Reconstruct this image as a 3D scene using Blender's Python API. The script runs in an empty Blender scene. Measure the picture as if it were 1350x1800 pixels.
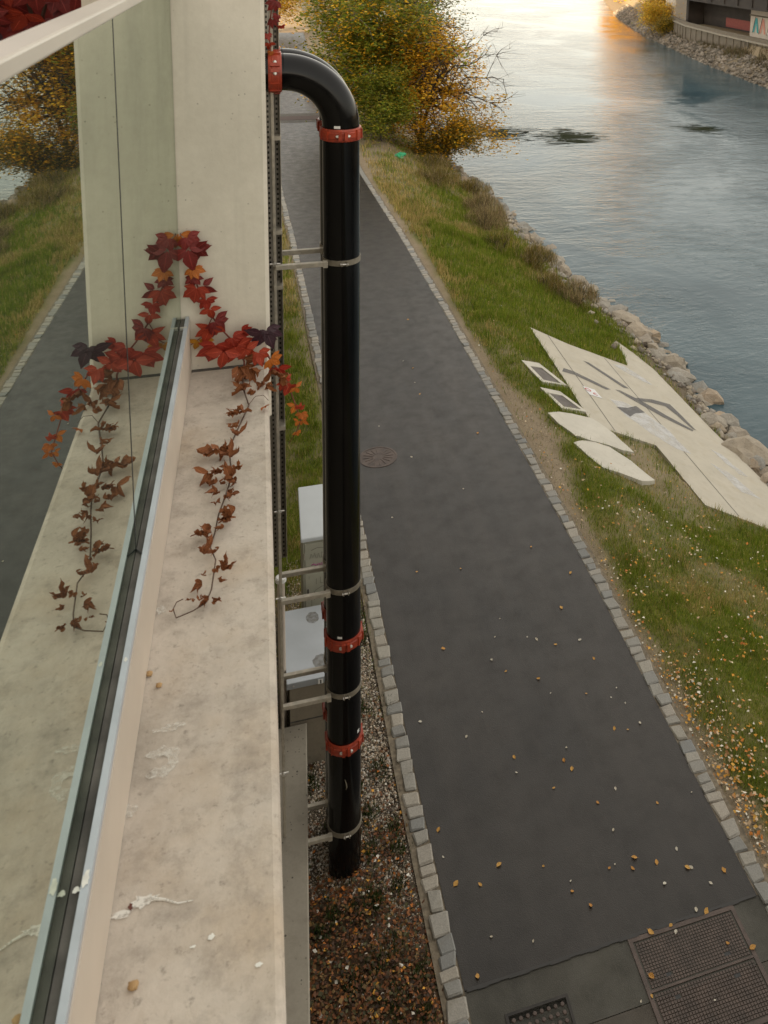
import bpy, bmesh, math, random
import numpy as np
from mathutils import Vector, Matrix, noise as mnoise
random.seed(7); rng = np.random.default_rng(7)
S = bpy.context.scene
COL = S.collection

# ------------------------------------------------------------------ camera
cd = bpy.data.cameras.new('camera'); cam = bpy.data.objects.new('camera', cd); COL.objects.link(cam)
S.camera = cam
H = 9.3
yaw, pit, rol = 0.3170, 0.1550, 0.0310
_f = Vector((math.sin(yaw)*math.cos(pit), math.cos(yaw)*math.cos(pit), -math.sin(pit)))
_r = Vector((math.cos(yaw), -math.sin(yaw), 0)); _u = _r.cross(_f)
_r2 = _r*math.cos(rol) + _u*math.sin(rol); _u2 = -_r*math.sin(rol) + _u*math.cos(rol)
cam.matrix_world = Matrix(((_r2.x, _u2.x, -_f.x, 0), (_r2.y, _u2.y, -_f.y, 0), (_r2.z, _u2.z, -_f.z, H), (0, 0, 0, 1)))
cd.sensor_fit = 'HORIZONTAL'; cd.sensor_width = 36.0
cd.lens = 1601.96/1350*36.0
cd.shift_x = (675-974.10)/1350; cd.shift_y = (152.10-900)/1350
cd.clip_start = 0.05; cd.clip_end = 3000
cd.dof.use_dof = True; cd.dof.focus_distance = 9.5; cd.dof.aperture_fstop = 16

# ------------------------------------------------------------------ sky, sun, exposure
SUN_AZ, SUN_EL = 226.0, 11.0        # compass bearing (from +Y towards +X) and elevation in degrees
w = bpy.data.worlds.new('World'); S.world = w; w.use_nodes = True
wn = w.node_tree; bg = wn.nodes['Background']
sky = wn.nodes.new('ShaderNodeTexSky'); sky.sky_type = 'NISHITA'; sky.sun_disc = False
sky.sun_elevation = math.radians(SUN_EL); sky.sun_rotation = math.radians(SUN_AZ)
sky.air_density = 1.0; sky.dust_density = 1.3; sky.ozone_density = 1.0; sky.altitude = 200
hs = wn.nodes.new('ShaderNodeHueSaturation'); hs.inputs['Saturation'].default_value = .42       # thin cloud veil: paler, greyer sky
wm = wn.nodes.new('ShaderNodeMix'); wm.data_type = 'RGBA'; wm.blend_type = 'MULTIPLY'; wm.inputs[0].default_value = 1; wm.inputs[7].default_value = (1.13, 1.0, .83, 1)
wn.links.new(sky.outputs[0], hs.inputs['Color']); wn.links.new(hs.outputs[0], wm.inputs[6]); 
wv_ = wn.nodes.new('ShaderNodeMix'); wv_.data_type = 'RGBA'; wv_.inputs[0].default_value = .70; wv_.inputs[7].default_value = (2.08, 1.95, 1.74, 1)   # even high cloud
wn.links.new(wm.outputs[2], wv_.inputs[6]); wn.links.new(wv_.outputs[2], bg.inputs[0])
bg.inputs[1].default_value = 0.15
sl = bpy.data.lights.new('sun', 'SUN'); so = bpy.data.objects.new('sun', sl); COL.objects.link(so)
sl.energy = 5.0; sl.angle = math.radians(0.6); sl.color = (1.0, 0.72, 0.42)
az, el = math.radians(SUN_AZ), math.radians(SUN_EL)
sd = Vector((math.sin(az)*math.cos(el), math.cos(az)*math.cos(el), math.sin(el)))
so.rotation_euler = sd.to_track_quat('Z', 'Y').to_euler(); so.location = (-60, -60, 60)
S.view_settings.view_transform = 'Standard'; S.view_settings.look = 'None'
S.view_settings.gamma = 1; S.view_settings.use_curve_mapping = False
S.view_settings.exposure = 2.12

# ------------------------------------------------------------------ helpers
def lin(c):
    f = lambda v: v/12.92 if v <= .04045 else ((v+.055)/1.055)**2.4
    return tuple(f(v/255) for v in c)
def tag(o, label=None, cat=None, group=None, kind=None):
    if label: o['label'] = label
    if cat: o['category'] = cat
    if group: o['group'] = group
    if kind: o['kind'] = kind
    return o
def empty(name, loc, label=None, cat=None, group=None, kind=None):
    o = bpy.data.objects.new(name, None); o.location = loc; COL.objects.link(o); o.empty_display_size = .1
    return tag(o, label, cat, group, kind)
def link(name, me, parent=None, m=None, smooth=False):
    """link a mesh given in world coordinates; a parent only gets an offset"""
    if m is not None and not me.materials: me.materials.append(m)
    if smooth: me.shade_smooth()
    o = bpy.data.objects.new(name, me); COL.objects.link(o)
    if parent is not None:
        o.parent = parent
        p = parent; off = Vector((0, 0, 0))
        while p is not None: off += Vector(p.location); p = p.parent
        o.location = -off
    return o
def npmesh(name, V, F, cols=None):
    """V (n,3), F (m,k) arrays"""
    me = bpy.data.meshes.new(name)
    V = np.asarray(V, np.float32); F = np.asarray(F, np.int32); k = F.shape[1]
    me.vertices.add(len(V)); me.vertices.foreach_set('co', V.ravel())
    me.loops.add(F.size); me.loops.foreach_set('vertex_index', F.ravel())
    me.polygons.add(len(F)); me.polygons.foreach_set('loop_start', np.arange(0, F.size, k, dtype=np.int32))
    if cols is not None:
        a = me.color_attributes.new('tint', 'FLOAT_COLOR', 'POINT')
        c = np.ones((len(V), 4), np.float32); c[:, :3] = cols; a.data.foreach_set('color', c.ravel())
    me.update(); me.validate(); return me
class B:
    """bmesh collector"""
    def __init__(s): s.bm = bmesh.new()
    def box(s, x0, x1, y0, y1, z0, z1, bev=0, seg=2):
        r = bmesh.ops.create_cube(s.bm, size=1, matrix=Matrix.Translation(((x0+x1)/2, (y0+y1)/2, (z0+z1)/2)) @ Matrix.Diagonal((x1-x0, y1-y0, z1-z0, 1)))
        if bev: bmesh.ops.bevel(s.bm, geom=list({e for v in r['verts'] for e in v.link_edges}), offset=bev, segments=seg, affect='EDGES', profile=.5)
        return s
    def tube(s, pts, rad, n=12, cap=True):
        pts = [Vector(p) for p in pts]; rings = []
        rads = rad if hasattr(rad, '__len__') else [rad]*len(pts)
        prev = None
        for i, p in enumerate(pts):
            t = (pts[min(i+1, len(pts)-1)] - pts[max(i-1, 0)]).normalized()
            if prev is None: a = t.orthogonal().normalized()
            else: a = (prev - t*prev.dot(t)).normalized()
            prev = a; b = t.cross(a)
            rings.append([s.bm.verts.new(p + (a*math.cos(2*math.pi*k/n) + b*math.sin(2*math.pi*k/n))*rads[i]) for k in range(n)])
        for A, Bq in zip(rings, rings[1:]):
            for k in range(n): s.bm.faces.new((A[k], A[(k+1) % n], Bq[(k+1) % n], Bq[k]))
        if cap:
            s.bm.faces.new(rings[0][::-1]); s.bm.faces.new(rings[-1])
        return s
    def lathe(s, c, prof, n=48, a0=0, a1=2*math.pi):
        full = abs(a1-a0-2*math.pi) < 1e-6; m = n if full else n+1; rings = []
        for r, z in prof:
            rings.append([s.bm.verts.new((c[0]+r*math.cos(a0+(a1-a0)*k/n), c[1]+r*math.sin(a0+(a1-a0)*k/n), c[2]+z)) for k in range(m)])
        for A, Bq in zip(rings, rings[1:]):
            for k in range(n): s.bm.faces.new((A[k], A[(k+1) % m], Bq[(k+1) % m], Bq[k]))
        return s
    def poly(s, pts, thick=0):
        vs = [s.bm.verts.new(p) for p in pts]; f = s.bm.faces.new(vs)
        if f.normal.z < 0: pass
        if thick:
            r = bmesh.ops.extrude_face_region(s.bm, geom=[f])
            bmesh.ops.translate(s.bm, vec=(0, 0, -thick), verts=[v for v in r['geom'] if isinstance(v, bmesh.types.BMVert)])
        return s
    def done(s, name, m, parent=None, smooth=False, auto=None):
        bmesh.ops.recalc_face_normals(s.bm, faces=s.bm.faces)
        me = bpy.data.meshes.new(name); s.bm.to_mesh(me); s.bm.free(); me.materials.append(m)
        o = link(name, me, parent)
        if smooth:
            me.shade_smooth()
            if auto: 
                try: me.set_sharp_from_angle(angle=math.radians(auto))
                except Exception: pass
        return o

# ------------------------------------------------------------------ materials
def newmat(name):
    m = bpy.data.materials.new(name); m.use_nodes = True
    nt = m.node_tree; b = nt.nodes['Principled BSDF']; return m, nt, b
class N:
    def __init__(s, nt, space='Object'):
        s.nt = nt; tc = nt.nodes.new('ShaderNodeTexCoord'); s.co = tc.outputs[space]
        if space == 'World':
            pass
    def node(s, t, **kw):
        n = s.nt.nodes.new(t)
        for k, v in kw.items(): setattr(n, k, v)
        return n
    def plug(s, sock, v):
        if hasattr(v, 'is_output') or isinstance(v, bpy.types.NodeSocket): s.nt.links.new(v, sock)
        else: sock.default_value = v
    def map(s, scale=(1, 1, 1), rot=(0, 0, 0), co=None, loc=(0, 0, 0)):
        n = s.node('ShaderNodeMapping'); s.nt.links.new(co or s.co, n.inputs[0])
        n.inputs['Scale'].default_value = scale; n.inputs['Rotation'].default_value = rot; n.inputs['Location'].default_value = loc
        return n.outputs[0]
    def noise(s, scale, detail=4, rough=.55, co=None, dist=0):
        n = s.node('ShaderNodeTexNoise'); s.nt.links.new(co or s.co, n.inputs['Vector'])
        n.inputs['Scale'].default_value = scale; n.inputs['Detail'].default_value = detail
        n.inputs['Roughness'].default_value = rough; n.inputs['Distortion'].default_value = dist
        return n.outputs[0]
    def voro(s, scale, co=None, feature='F1', out='Distance', rnd=1):
        n = s.node('ShaderNodeTexVoronoi', feature=feature); s.nt.links.new(co or s.co, n.inputs['Vector'])
        n.inputs['Scale'].default_value = scale; n.inputs['Randomness'].default_value = rnd
        return n.outputs[out]
    def ramp(s, v, a, b, lo=0., hi=1.):
        n = s.node('ShaderNodeMapRange'); s.plug(n.inputs[0], v); n.inputs[1].default_value = a; n.inputs[2].default_value = b
        n.inputs[3].default_value = lo; n.inputs[4].default_value = hi; n.clamp = True
        return n.outputs[0]
    def mix(s, f, a, b, mode='MIX'):
        n = s.node('ShaderNodeMix', data_type='RGBA', blend_type=mode); s.plug(n.inputs[0], f)
        for sock, v in ((n.inputs[6], a), (n.inputs[7], b)):
            if isinstance(v, tuple): sock.default_value = (*v[:3], 1)
            else: s.nt.links.new(v, sock)
        return n.outputs[2]
    def math(s, op, a, b=0.):
        n = s.node('ShaderNodeMath', operation=op); s.plug(n.inputs[0], a); s.plug(n.inputs[1], b); return n.outputs[0]
    def bump(s, h, strength=.3, dist=.01, normal=None):
        n = s.node('ShaderNodeBump'); s.plug(n.inputs['Height'], h); n.inputs['Strength'].default_value = strength; n.inputs['Distance'].default_value = dist
        if normal is not None: s.nt.links.new(normal, n.inputs['Normal'])
        return n.outputs[0]
    def pos(s):
        return s.node('ShaderNodeNewGeometry').outputs['Position']
def simple(name, col, rough=.6, metal=0., var=.15, scale=6, bump=.0, bscale=60, spec=.5):
    m, nt, b = newmat(name); n = N(nt)
    v = n.noise(scale, 5)
    c = n.mix(n.ramp(v, .3, .7), tuple(x*(1-var) for x in col), tuple(min(1, x*(1+var)) for x in col))
    nt.links.new(c, b.inputs['Base Color']); b.inputs['Roughness'].default_value = rough; b.inputs['Metallic'].default_value = metal
    b.inputs['Specular IOR Level'].default_value = spec
    if bump: nt.links.new(n.bump(n.noise(bscale, 4), bump, .005), b.inputs['Normal'])
    return m
def concrete(name, col, dark, pits=1., stain=.5, streak=.5, tint=None, pit_scale=14, bumpk=.25, patch=None, pit_r=.2):
    m, nt, b = newmat(name); n = N(nt); p = n.pos()
    big = n.noise(1.7, 6, .6, p); fine = n.noise(38, 5, .6, p); mid = n.noise(7, 6, .65, p)
    c = n.mix(n.ramp(big, .35, .75), col, tuple(x*.86 for x in col))
    c = n.mix(n.ramp(mid, .5, .8, 0, stain), c, dark)
    if tint: c = n.mix(n.ramp(n.noise(3.1, 5, .6, n.map(loc=(7, 3, 1), co=p)), .52, .72, 0, .55), c, tint)
    if streak:
        sv = n.noise(1, 5, .6, n.map(scale=(16, 16, .9), co=p))
        c = n.mix(n.ramp(sv, .55, .8, 0, streak), c, tuple(x*.72 for x in col))
    c = n.mix(n.ramp(fine, .3, .75, 0, .22), c, dark)
    if patch:
        c = n.mix(n.ramp(n.noise(2.2, 7, .7, n.map(loc=(2, 9, 4), co=p)), .52, .68, 0, .42), c, patch)
        c = n.mix(n.ramp(n.noise(11, 7, .75, n.map(loc=(5, 1, 4), co=p)), .50, .70, 0, .6), c, tuple(x*.8 for x in dark))
        c = n.mix(n.ramp(n.noise(55, 4, .7, p), .58, .72, 0, .55), c, tuple(x*.55 for x in dark))
    h = fine
    if pits:
        d = n.voro(pit_scale, p); k = n.voro(pit_scale, p, out='Color')
        sep = n.node('ShaderNodeSeparateColor'); nt.links.new(k, sep.inputs[0])
        th = n.ramp(sep.outputs[0], .35, 1., .0, pit_r)
        hole = n.math('MULTIPLY', n.ramp(n.math('SUBTRACT', th, d), 0., .03), n.ramp(n.noise(4.5, 3, .6, n.map(loc=(3, 3, 8), co=p)), .40, .60))
        c = n.mix(n.math('MULTIPLY', hole, .8*pits), c, tuple(x*.35 for x in dark))
        h = n.math('SUBTRACT', fine, n.math('MULTIPLY', hole, 2.))
    nt.links.new(c, b.inputs['Base Color']); b.inputs['Roughness'].default_value = .85; b.inputs['Specular IOR Level'].default_value = .25
    nt.links.new(n.bump(h, bumpk, .004), b.inputs['Normal'])
    return m
def tinted(name, rough=.6, spec=.3, trans=0., mul=1., bump=0.):
    m, nt, b = newmat(name); n = N(nt)
    a = n.node('ShaderNodeAttribute', attribute_name='tint')
    nt.links.new(a.outputs['Color'], b.inputs['Base Color']); b.inputs['Roughness'].default_value = rough; b.inputs['Specular IOR Level'].default_value = spec
    if trans:
        out = nt.nodes['Material Output']; t = n.node('ShaderNodeBsdfTranslucent'); nt.links.new(a.outputs['Color'], t.inputs[0])
        mx = n.node('ShaderNodeMixShader'); mx.inputs[0].default_value = trans
        nt.links.new(b.outputs[0], mx.inputs[1]); nt.links.new(t.outputs[0], mx.inputs[2]); nt.links.new(mx.outputs[0], out.inputs[0])
    return m

MAT = {}
MAT['column'] = concrete('column_concrete', (.67, .62, .525), (.42, .375, .305), pits=.75, stain=.25, streak=.55, pit_scale=46, pit_r=.16)
MAT['coping'] = concrete('coping_concrete', (.56, .495, .425), (.29, .25, .21), pits=0, stain=.55, streak=0, tint=(.40, .30, .20), pit_scale=40, bumpk=.7, patch=(.20, .18, .145))
MAT['plinth'] = concrete('plinth_concrete', (.33, .30, .245), (.17, .15, .12), pits=1., stain=.5, streak=.1, pit_scale=24, pit_r=.30)
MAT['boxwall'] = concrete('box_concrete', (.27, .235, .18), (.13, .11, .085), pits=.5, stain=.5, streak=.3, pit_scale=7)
MAT['slab'] = concrete('slab_concrete', (.50, .46, .38), (.33, .30, .24), pits=.2, stain=.35, streak=0, tint=(.40, .35, .26), pit_scale=5)
MAT['farwall'] = concrete('far_wall_concrete', (.19, .165, .13), (.07, .06, .05), pits=0, stain=.6, streak=.6)
MAT['slab2'] = concrete('step_concrete', (.56, .53, .46), (.38, .35, .29), pits=.2, stain=.4, streak=0, pit_scale=7)
MAT['alu'] = simple('aluminium', (.46, .50, .55), .5, .35, .12, 9)
MAT['alubeige'] = simple('beige_powder_coat', (.50, .43, .36), .45, 0, .08, 4)
MAT['rail'] = simple('handrail_metal', (.50, .46, .40), .4, .0, .08, 3)
MAT['gasket'] = simple('rubber_gasket', (.085, .078, .070), .75, 0, .5, 14, .2, 40)
MAT['seal'] = simple('black_seal', (.012, .012, .012), .5)
MAT['galv'] = simple('galvanised_steel', (.44, .40, .33), .5, .35, .2, 20)
MAT['strap'] = simple('strap_steel', (.27, .24, .19), .5, .4, .2, 20)
MAT['bolt'] = simple('zinc_bolt', (.62, .60, .56), .35, .7)
MAT['sheet'] = simple('sheet_metal', (.40, .43, .46), .5, .3, .1, 2)
MAT['cabinet'] = simple('cabinet_grey', (.38, .38, .31), .55, 0, .06, 3)
MAT['lid'] = simple('cabinet_lid', (.55, .59, .62), .5, 0, .05, 3)
MAT['white'] = simple('white_plastic', (.72, .72, .70), .5)
MAT['sticker'] = simple('sticker', (.75, .75, .73), .5)
MAT['black'] = simple('black_mark', (.02, .02, .02), .6)
MAT['magenta'] = simple('magenta_paint', (.35, .02, .22), .5)
MAT['pencil'] = simple('grey_scribble', (.13, .13, .12), .7)
MAT['iron'] = simple('cast_iron', (.075, .052, .042), .55, .2, .35, 7, .4, 90)
MAT['irondark'] = simple('cast_iron_dark', (.028, .024, .021), .7, .1, .35, 9)
MAT['paintwhite'] = simple('white_paint', (.60, .60, .60), .7, 0, .1, 3)
MAT['paintgrey'] = simple('grey_paint', (.13, .125, .125), .75, 0, .25, 2)
MAT['paintdark'] = simple('dark_panel', (.12, .105, .095), .8, 0, .25, 5, .3, 60)
MAT['red'] = simple('red_paint', (.45, .05, .04), .6)
MAT['dropping'] = simple('bird_lime', (.72, .71, .66), .8, 0, .15, 50)
MAT['dropdark'] = simple('bird_lime_dark', (.10, .03, .02), .8)
MAT['pebble'] = simple('pebble_tan', (.38, .24, .11), .8)
MAT['stem'] = simple('vine_stem', (.075, .04, .025), .7, 0, .3, 30)
MAT['stemred'] = simple('vine_stem_red', (.16, .035, .02), .7, 0, .3, 30)
MAT['bag'] = simple('green_plastic', (.02, .32, .14), .35)
MAT['steel'] = simple('dark_bridge_steel', (.035, .028, .024), .7, 0, .3, 1)
MAT['sungap'] = simple('pale_sun_gap', (.75, .68, .52), .5)
MAT['pale'] = concrete('pale_facade', (.55, .50, .44), (.4, .36, .3), pits=0, stain=.3, streak=.2)

# black glossy pipe enamel
m, nt, b = newmat('black_pipe_enamel'); n = N(nt)
p_ = n.pos(); v = n.noise(3, 5, .6, n.map(scale=(1, 1, .4), co=p_))
nt.links.new(n.mix(n.ramp(v, .4, .75), (.0035, .0035, .0038), (.009, .0085, .008)), b.inputs['Base Color'])
nt.links.new(n.ramp(n.noise(9, 5, .6, p_), .35, .75, .10, .26), b.inputs['Roughness']); b.inputs['Specular IOR Level'].default_value = .27
MAT['pipe'] = m
# red coupling paint
m, nt, b = newmat('red_coupling_paint'); n = N(nt)
v = n.noise(14, 5, .6)
nt.links.new(n.mix(n.ramp(v, .35, .75), (.40, .055, .022), (.22, .030, .018)), b.inputs['Base Color'])
b.inputs['Roughness'].default_value = .38; nt.links.new(n.bump(n.noise(40, 3), .12, .004), b.inputs['Normal'])
MAT['coupling'] = m
# mirror-coated glass
m, nt, b = newmat('coated_glass'); n = N(nt)
gl = n.node('ShaderNodeBsdfGlossy'); gl.inputs['Color'].default_value = (.89, .95, .85, 1); gl.inputs['Roughness'].default_value = .012
df = n.node('ShaderNodeBsdfDiffuse'); df.inputs['Color'].default_value = (.035, .045, .040, 1)
mx = n.node('ShaderNodeMixShader'); mx.inputs[0].default_value = .76
sm = n.ramp(n.noise(2.5, 6, .7, n.pos()),   .45, .8, .75, .62); nt.links.new(sm, mx.inputs[0])
nt.links.new(df.outputs[0], mx.inputs[1]); nt.links.new(gl.outputs[0], mx.inputs[2]); nt.links.new(mx.outputs[0], nt.nodes['Material Output'].inputs[0])
nt.links.new(n.bump(n.noise(.9, 2, .5, n.pos()), .02, .02), gl.inputs['Normal'])
MAT['glass'] = m
# perforated strut: rows of punched holes along z
m, nt, b = newmat('perforated_steel'); n = N(nt); p_ = n.pos()
sep = n.node('ShaderNodeSeparateXYZ'); nt.links.new(p_, sep.inputs[0])
zz = n.math('ABSOLUTE', n.math('SUBTRACT', n.math('FRACT', n.math('MULTIPLY', sep.outputs[2], 22.)), .5))
at = n.node('ShaderNodeAttribute', attribute_name='tint')       # red channel: 0..1 across the strip
sx = n.node('ShaderNodeSeparateColor'); nt.links.new(at.outputs[0], sx.inputs[0])
xx = n.math('ABSOLUTE', n.math('SUBTRACT', sx.outputs[0], .5))
hole = n.math('MULTIPLY', n.math('LESS_THAN', zz, .24), n.math('LESS_THAN', xx, .17))
cc = n.mix(n.ramp(n.noise(9, 5, .6, p_), .3, .7), (.34, .31, .27), (.44, .41, .35))
nt.links.new(n.mix(hole, cc, (.03, .028, .025)), b.inputs['Base Color']); b.inputs['Roughness'].default_value = .5; b.inputs['Metallic'].default_value = .25
MAT['perf'] = m
# asphalt
def asphalt(name, c0, c1, rough=(.62, .8), patch=None):
    m, nt, b = newmat(name); n = N(nt); p = n.pos()
    big = n.noise(.55, 6, .6, p); mid = n.noise(3.2, 6, .65, p); fine = n.noise(120, 3, .6, p); grain = n.voro(90, p)
    lon = n.noise(1, 5, .6, n.map(scale=(2.2, .18, 1), co=p))
    c = n.mix(n.ramp(big, .32, .68), c0, c1)
    stn = n.noise(.9, 7, .7, n.map(loc=(11, 5, 0), co=p), .6)
    c = n.mix(n.ramp(stn, .55, .70, 0, .45), c, tuple(x*.5 for x in c0))
    c = n.mix(n.ramp(n.noise(1, 6, .7, n.map(scale=(9, .5, 1), loc=(1, 8, 0), co=p)), .60, .74, 0, .35), c, tuple(x*2. for x in c1))
    c = n.mix(n.ramp(lon, .42, .72, 0, .5), c, tuple(x*1.45 for x in c1))
    c = n.mix(n.ramp(mid, .45, .8, 0, .4), c, tuple(x*.6 for x in c0))
    c = n.mix(n.ramp(fine, .45, .8, 0, .4), c, tuple(x*1.8 for x in c1))
    if patch: c = n.mix(n.ramp(n.noise(1.4, 5, .6, n.map(loc=(4, 4, 0), co=p)), .5, .62, 0, .5), c, patch)
    sp = n.ramp(n.voro(7, p), .0, .022, 1, 0)
    c = n.mix(n.math('MULTIPLY', sp, .5), c, (.30, .28, .25))
    nt.links.new(c, b.inputs['Base Color']); nt.links.new(n.ramp(mid, .3, .7, *rough), b.inputs['Roughness'])
    b.inputs['Specular IOR Level'].default_value = .36
    nt.links.new(n.bump(n.math('ADD', grain, fine), .3, .004), b.inputs['Normal'])
    return m
MAT['asphalt'] = asphalt('asphalt', (.0105, .0082, .0066), (.027, .022, .0178), (.34, .52))
MAT['oldasphalt'] = asphalt('old_asphalt', (.042, .040, .032), (.060, .056, .045), patch=(.085, .08, .065))
MAT['oldasphalt2'] = asphalt('brown_asphalt', (.055, .046, .036), (.075, .064, .050), patch=(.05, .044, .035))
# granite setts, colour by object
m, nt, b = newmat('granite_sett'); n = N(nt); p_ = n.pos()
oi = n.node('ShaderNodeObjectInfo'); rnd = oi.outputs['Random']
c = n.mix(n.ramp(rnd, 0, 1), (.34, .315, .265), (.20, .205, .20))
c = n.mix(n.ramp(n.math('FRACT', n.math('MULTIPLY', rnd, 7.3)), .6, 1., 0, .8), c, (.42, .37, .30))
c = n.mix(n.ramp(n.noise(60, 4, .7, p_), .35, .7, 0, .5), c, (.12, .115, .105))
c = n.mix(n.ramp(n.noise(6, 5, .6, p_), .55, .75, 0, .45), c, (.16, .14, .10))
nt.links.new(c, b.inputs['Base Color']); b.inputs['Roughness'].default_value = .75
nt.links.new(n.bump(n.noise(45, 5, .65, p_), .5, .006), b.inputs['Normal']); MAT['sett'] = m
MAT['joint'] = simple('sandy_joint', (.17, .14, .10), .95, 0, .4, 20, .4, 80)
# ground: attribute 'tint' red = grass amount, green = gravel amount, blue = leaf mould amount
m, nt, b = newmat('ground_soil_and_grass'); n = N(nt); p_ = n.pos()
at = n.node('ShaderNodeAttribute', attribute_name='tint'); sx = n.node('ShaderNodeSeparateColor'); nt.links.new(at.outputs[0], sx.inputs[0])
soil = n.mix(n.ramp(n.noise(2.5, 6, .65, p_), .3, .7), (.22, .165, .105), (.30, .24, .165))
soil = n.mix(n.ramp(n.noise(35, 4, .7, p_), .35, .75, 0, .6), soil, (.31, .26, .19))
gr = n.mix(n.ramp(n.noise(1.1, 6, .65, p_), .35, .65), (.095, .125, .017), (.20, .185, .045))
gr = n.mix(n.ramp(n.noise(24, 4, .7, p_), .4, .75, 0, .7), gr, (.030, .036, .009))
gv = n.mix(n.ramp(n.voro(55, p_), .05, .5), (.31, .265, .205), (.07, .055, .04))
mo = n.mix(n.ramp(n.noise(18, 5, .7, p_), .35, .7), (.030, .020, .012), (.085, .042, .018))
c = n.mix(sx.outputs[0], soil, gr); c = n.mix(sx.outputs[1], c, gv); c = n.mix(sx.outputs[2], c, mo)
nt.links.new(c, b.inputs['Base Color']); b.inputs['Roughness'].default_value = .95; b.inputs['Specular IOR Level'].default_value = .1
nt.links.new(n.bump(n.noise(30, 6, .7, p_), .8, .03), b.inputs['Normal']); MAT['ground'] = m
# river
m, nt, b = newmat('river_water'); n = N(nt); p_ = n.pos()
def wv(sx_, sy_, sc, d=4, rg=.6, dist=.6): return n.noise(sc, d, rg, n.map(scale=(sx_, sy_, 1), rot=(0, 0, .18), co=p_), dist)
patchy = n.noise(.085, 5, .6, n.map(scale=(1, .6, 1), co=p_), 1.2)
amp = n.ramp(patchy, .38, .60, .12, 1.25)
h1 = wv(.8, 1.5, 1.1, 5, .68, .5); h2 = wv(1.0, 2.0, 4.0, 4, .6, .4); h3 = wv(.4, .8, .32, 5, .6, .7)
hh = n.math('ADD', n.math('MULTIPLY', h1, .55), n.math('ADD', n.math('MULTIPLY', h2, .16), n.math('MULTIPLY', h3, 1.0)))
hh = n.math('MULTIPLY', n.math('SUBTRACT', hh, .855), amp)
nt.links.new(n.bump(hh, .42, .25), b.inputs['Normal'])
c = n.mix(n.ramp(n.noise(.12, 5, .6, p_, 1.5), .35, .65), (.032, .062, .076), (.068, .106, .122))
nt.links.new(c, b.inputs['Base Color']); b.inputs['Roughness'].default_value = .06; b.inputs['IOR'].default_value = 1.23
b.inputs['Specular IOR Level'].default_value = .5
MAT['river'] = m
# rocks
m, nt, b = newmat('bank_rock'); n = N(nt); p_ = n.pos()
oi = n.node('ShaderNodeObjectInfo'); rnd = oi.outputs['Random']
c = n.mix(n.ramp(rnd, .1, .9), (.34, .285, .215), (.26, .255, .235))
c = n.mix(n.ramp(n.math('FRACT', n.math('MULTIPLY', rnd, 5.7)), .55, 1., 0, .8), c, (.38, .26, .15))
c = n.mix(n.ramp(n.noise(4, 6, .7, p_), .4, .7, 0, .7), c, (.17, .145, .115))
c = n.mix(n.ramp(n.noise(22, 5, .7, p_), .4, .75, 0, .4), c, (.45, .41, .34))
nt.links.new(c, b.inputs['Base Color']); b.inputs['Roughness'].default_value = .85
nt.links.new(n.bump(n.noise(9, 6, .7, p_), .6, .05), b.inputs['Normal']); MAT['rock'] = m
MAT['bark'] = simple('bark', (.055, .042, .030), .9, 0, .4, 8, .5, 25)
MAT['palebark'] = simple('pale_bark', (.22, .19, .14), .85, 0, .4, 4, .4, 20)
MAT['blade'] = tinted('grass_blades', .6, .2, .4)
MAT['leaf'] = tinted('foliage', .5, .3, .45)
MAT['litter'] = tinted('leaf_litter', .65, .25, 0)
MAT['gravel'] = tinted('gravel_stones', .85, .3)
def vineleaf(name, c0, c1, rough=.42):
    m, nt, b = newmat(name); n = N(nt)
    oi = n.node('ShaderNodeObjectInfo')
    c = n.mix(oi.outputs['Random'], c0, c1)
    c = n.mix(n.ramp(n.noise(22, 5, .6), .45, .75, 0, .55), c, tuple(x*.45 for x in c0))
    at = n.node('ShaderNodeAttribute', attribute_name='tint'); sx = n.node('ShaderNodeSeparateColor'); nt.links.new(at.outputs[0], sx.inputs[0])
    vein = n.math('ABSOLUTE', n.math('SINE', n.math('SUBTRACT', n.math('MULTIPLY', sx.outputs[1], 17.), n.math('MULTIPLY', sx.outputs[0], 5.))))
    if not name.startswith('fallen'):
        c = n.mix(n.ramp(vein, .0, .22, .35, 0), c, tuple(x*.35 for x in c0))
        c = n.mix(n.ramp(sx.outputs[0], .03, .10, .5, 0), c, tuple(min(1, x*1.9+.03) for x in c1))
    nt.links.new(c, b.inputs['Base Color']); b.inputs['Roughness'].default_value = rough; b.inputs['Specular IOR Level'].default_value = .35
    nt.links.new(n.bump(n.math('ADD', n.noise(60, 3), n.math('MULTIPLY', vein, .4)), .35, .003), b.inputs['Normal'])
    out = nt.nodes['Material Output']; t = n.node('ShaderNodeBsdfTranslucent'); nt.links.new(c, t.inputs[0])
    mx = n.node('ShaderNodeMixShader'); mx.inputs[0].default_value = .2
    nt.links.new(b.outputs[0], mx.inputs[1]); nt.links.new(t.outputs[0], mx.inputs[2]); nt.links.new(mx.outputs[0], out.inputs[0])
    return m
MAT['vred'] = vineleaf('creeper_leaf_red', (.30, .026, .015), (.40, .055, .022))
MAT['vdark'] = vineleaf('creeper_leaf_dark_red', (.15, .016, .014), (.23, .022, .017))
MAT['vpurple'] = vineleaf('creeper_leaf_purple', (.045, .018, .028), (.06, .02, .03), .3)
MAT['vorange'] = vineleaf('creeper_leaf_orange', (.42, .11, .018), (.50, .15, .02))
MAT['vyellow'] = vineleaf('creeper_leaf_yellow', (.55, .27, .02), (.5, .22, .02))
MAT['vdry'] = vineleaf('creeper_leaf_dry', (.20, .065, .022), (.27, .095, .030), .7)
MAT['lyellow'] = vineleaf('fallen_leaf_yellow', (.66, .37, .09), (.50, .22, .04), .6)
MAT['lpale'] = vineleaf('fallen_leaf_pale', (.66, .62, .52), (.55, .48, .36), .6)

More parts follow.
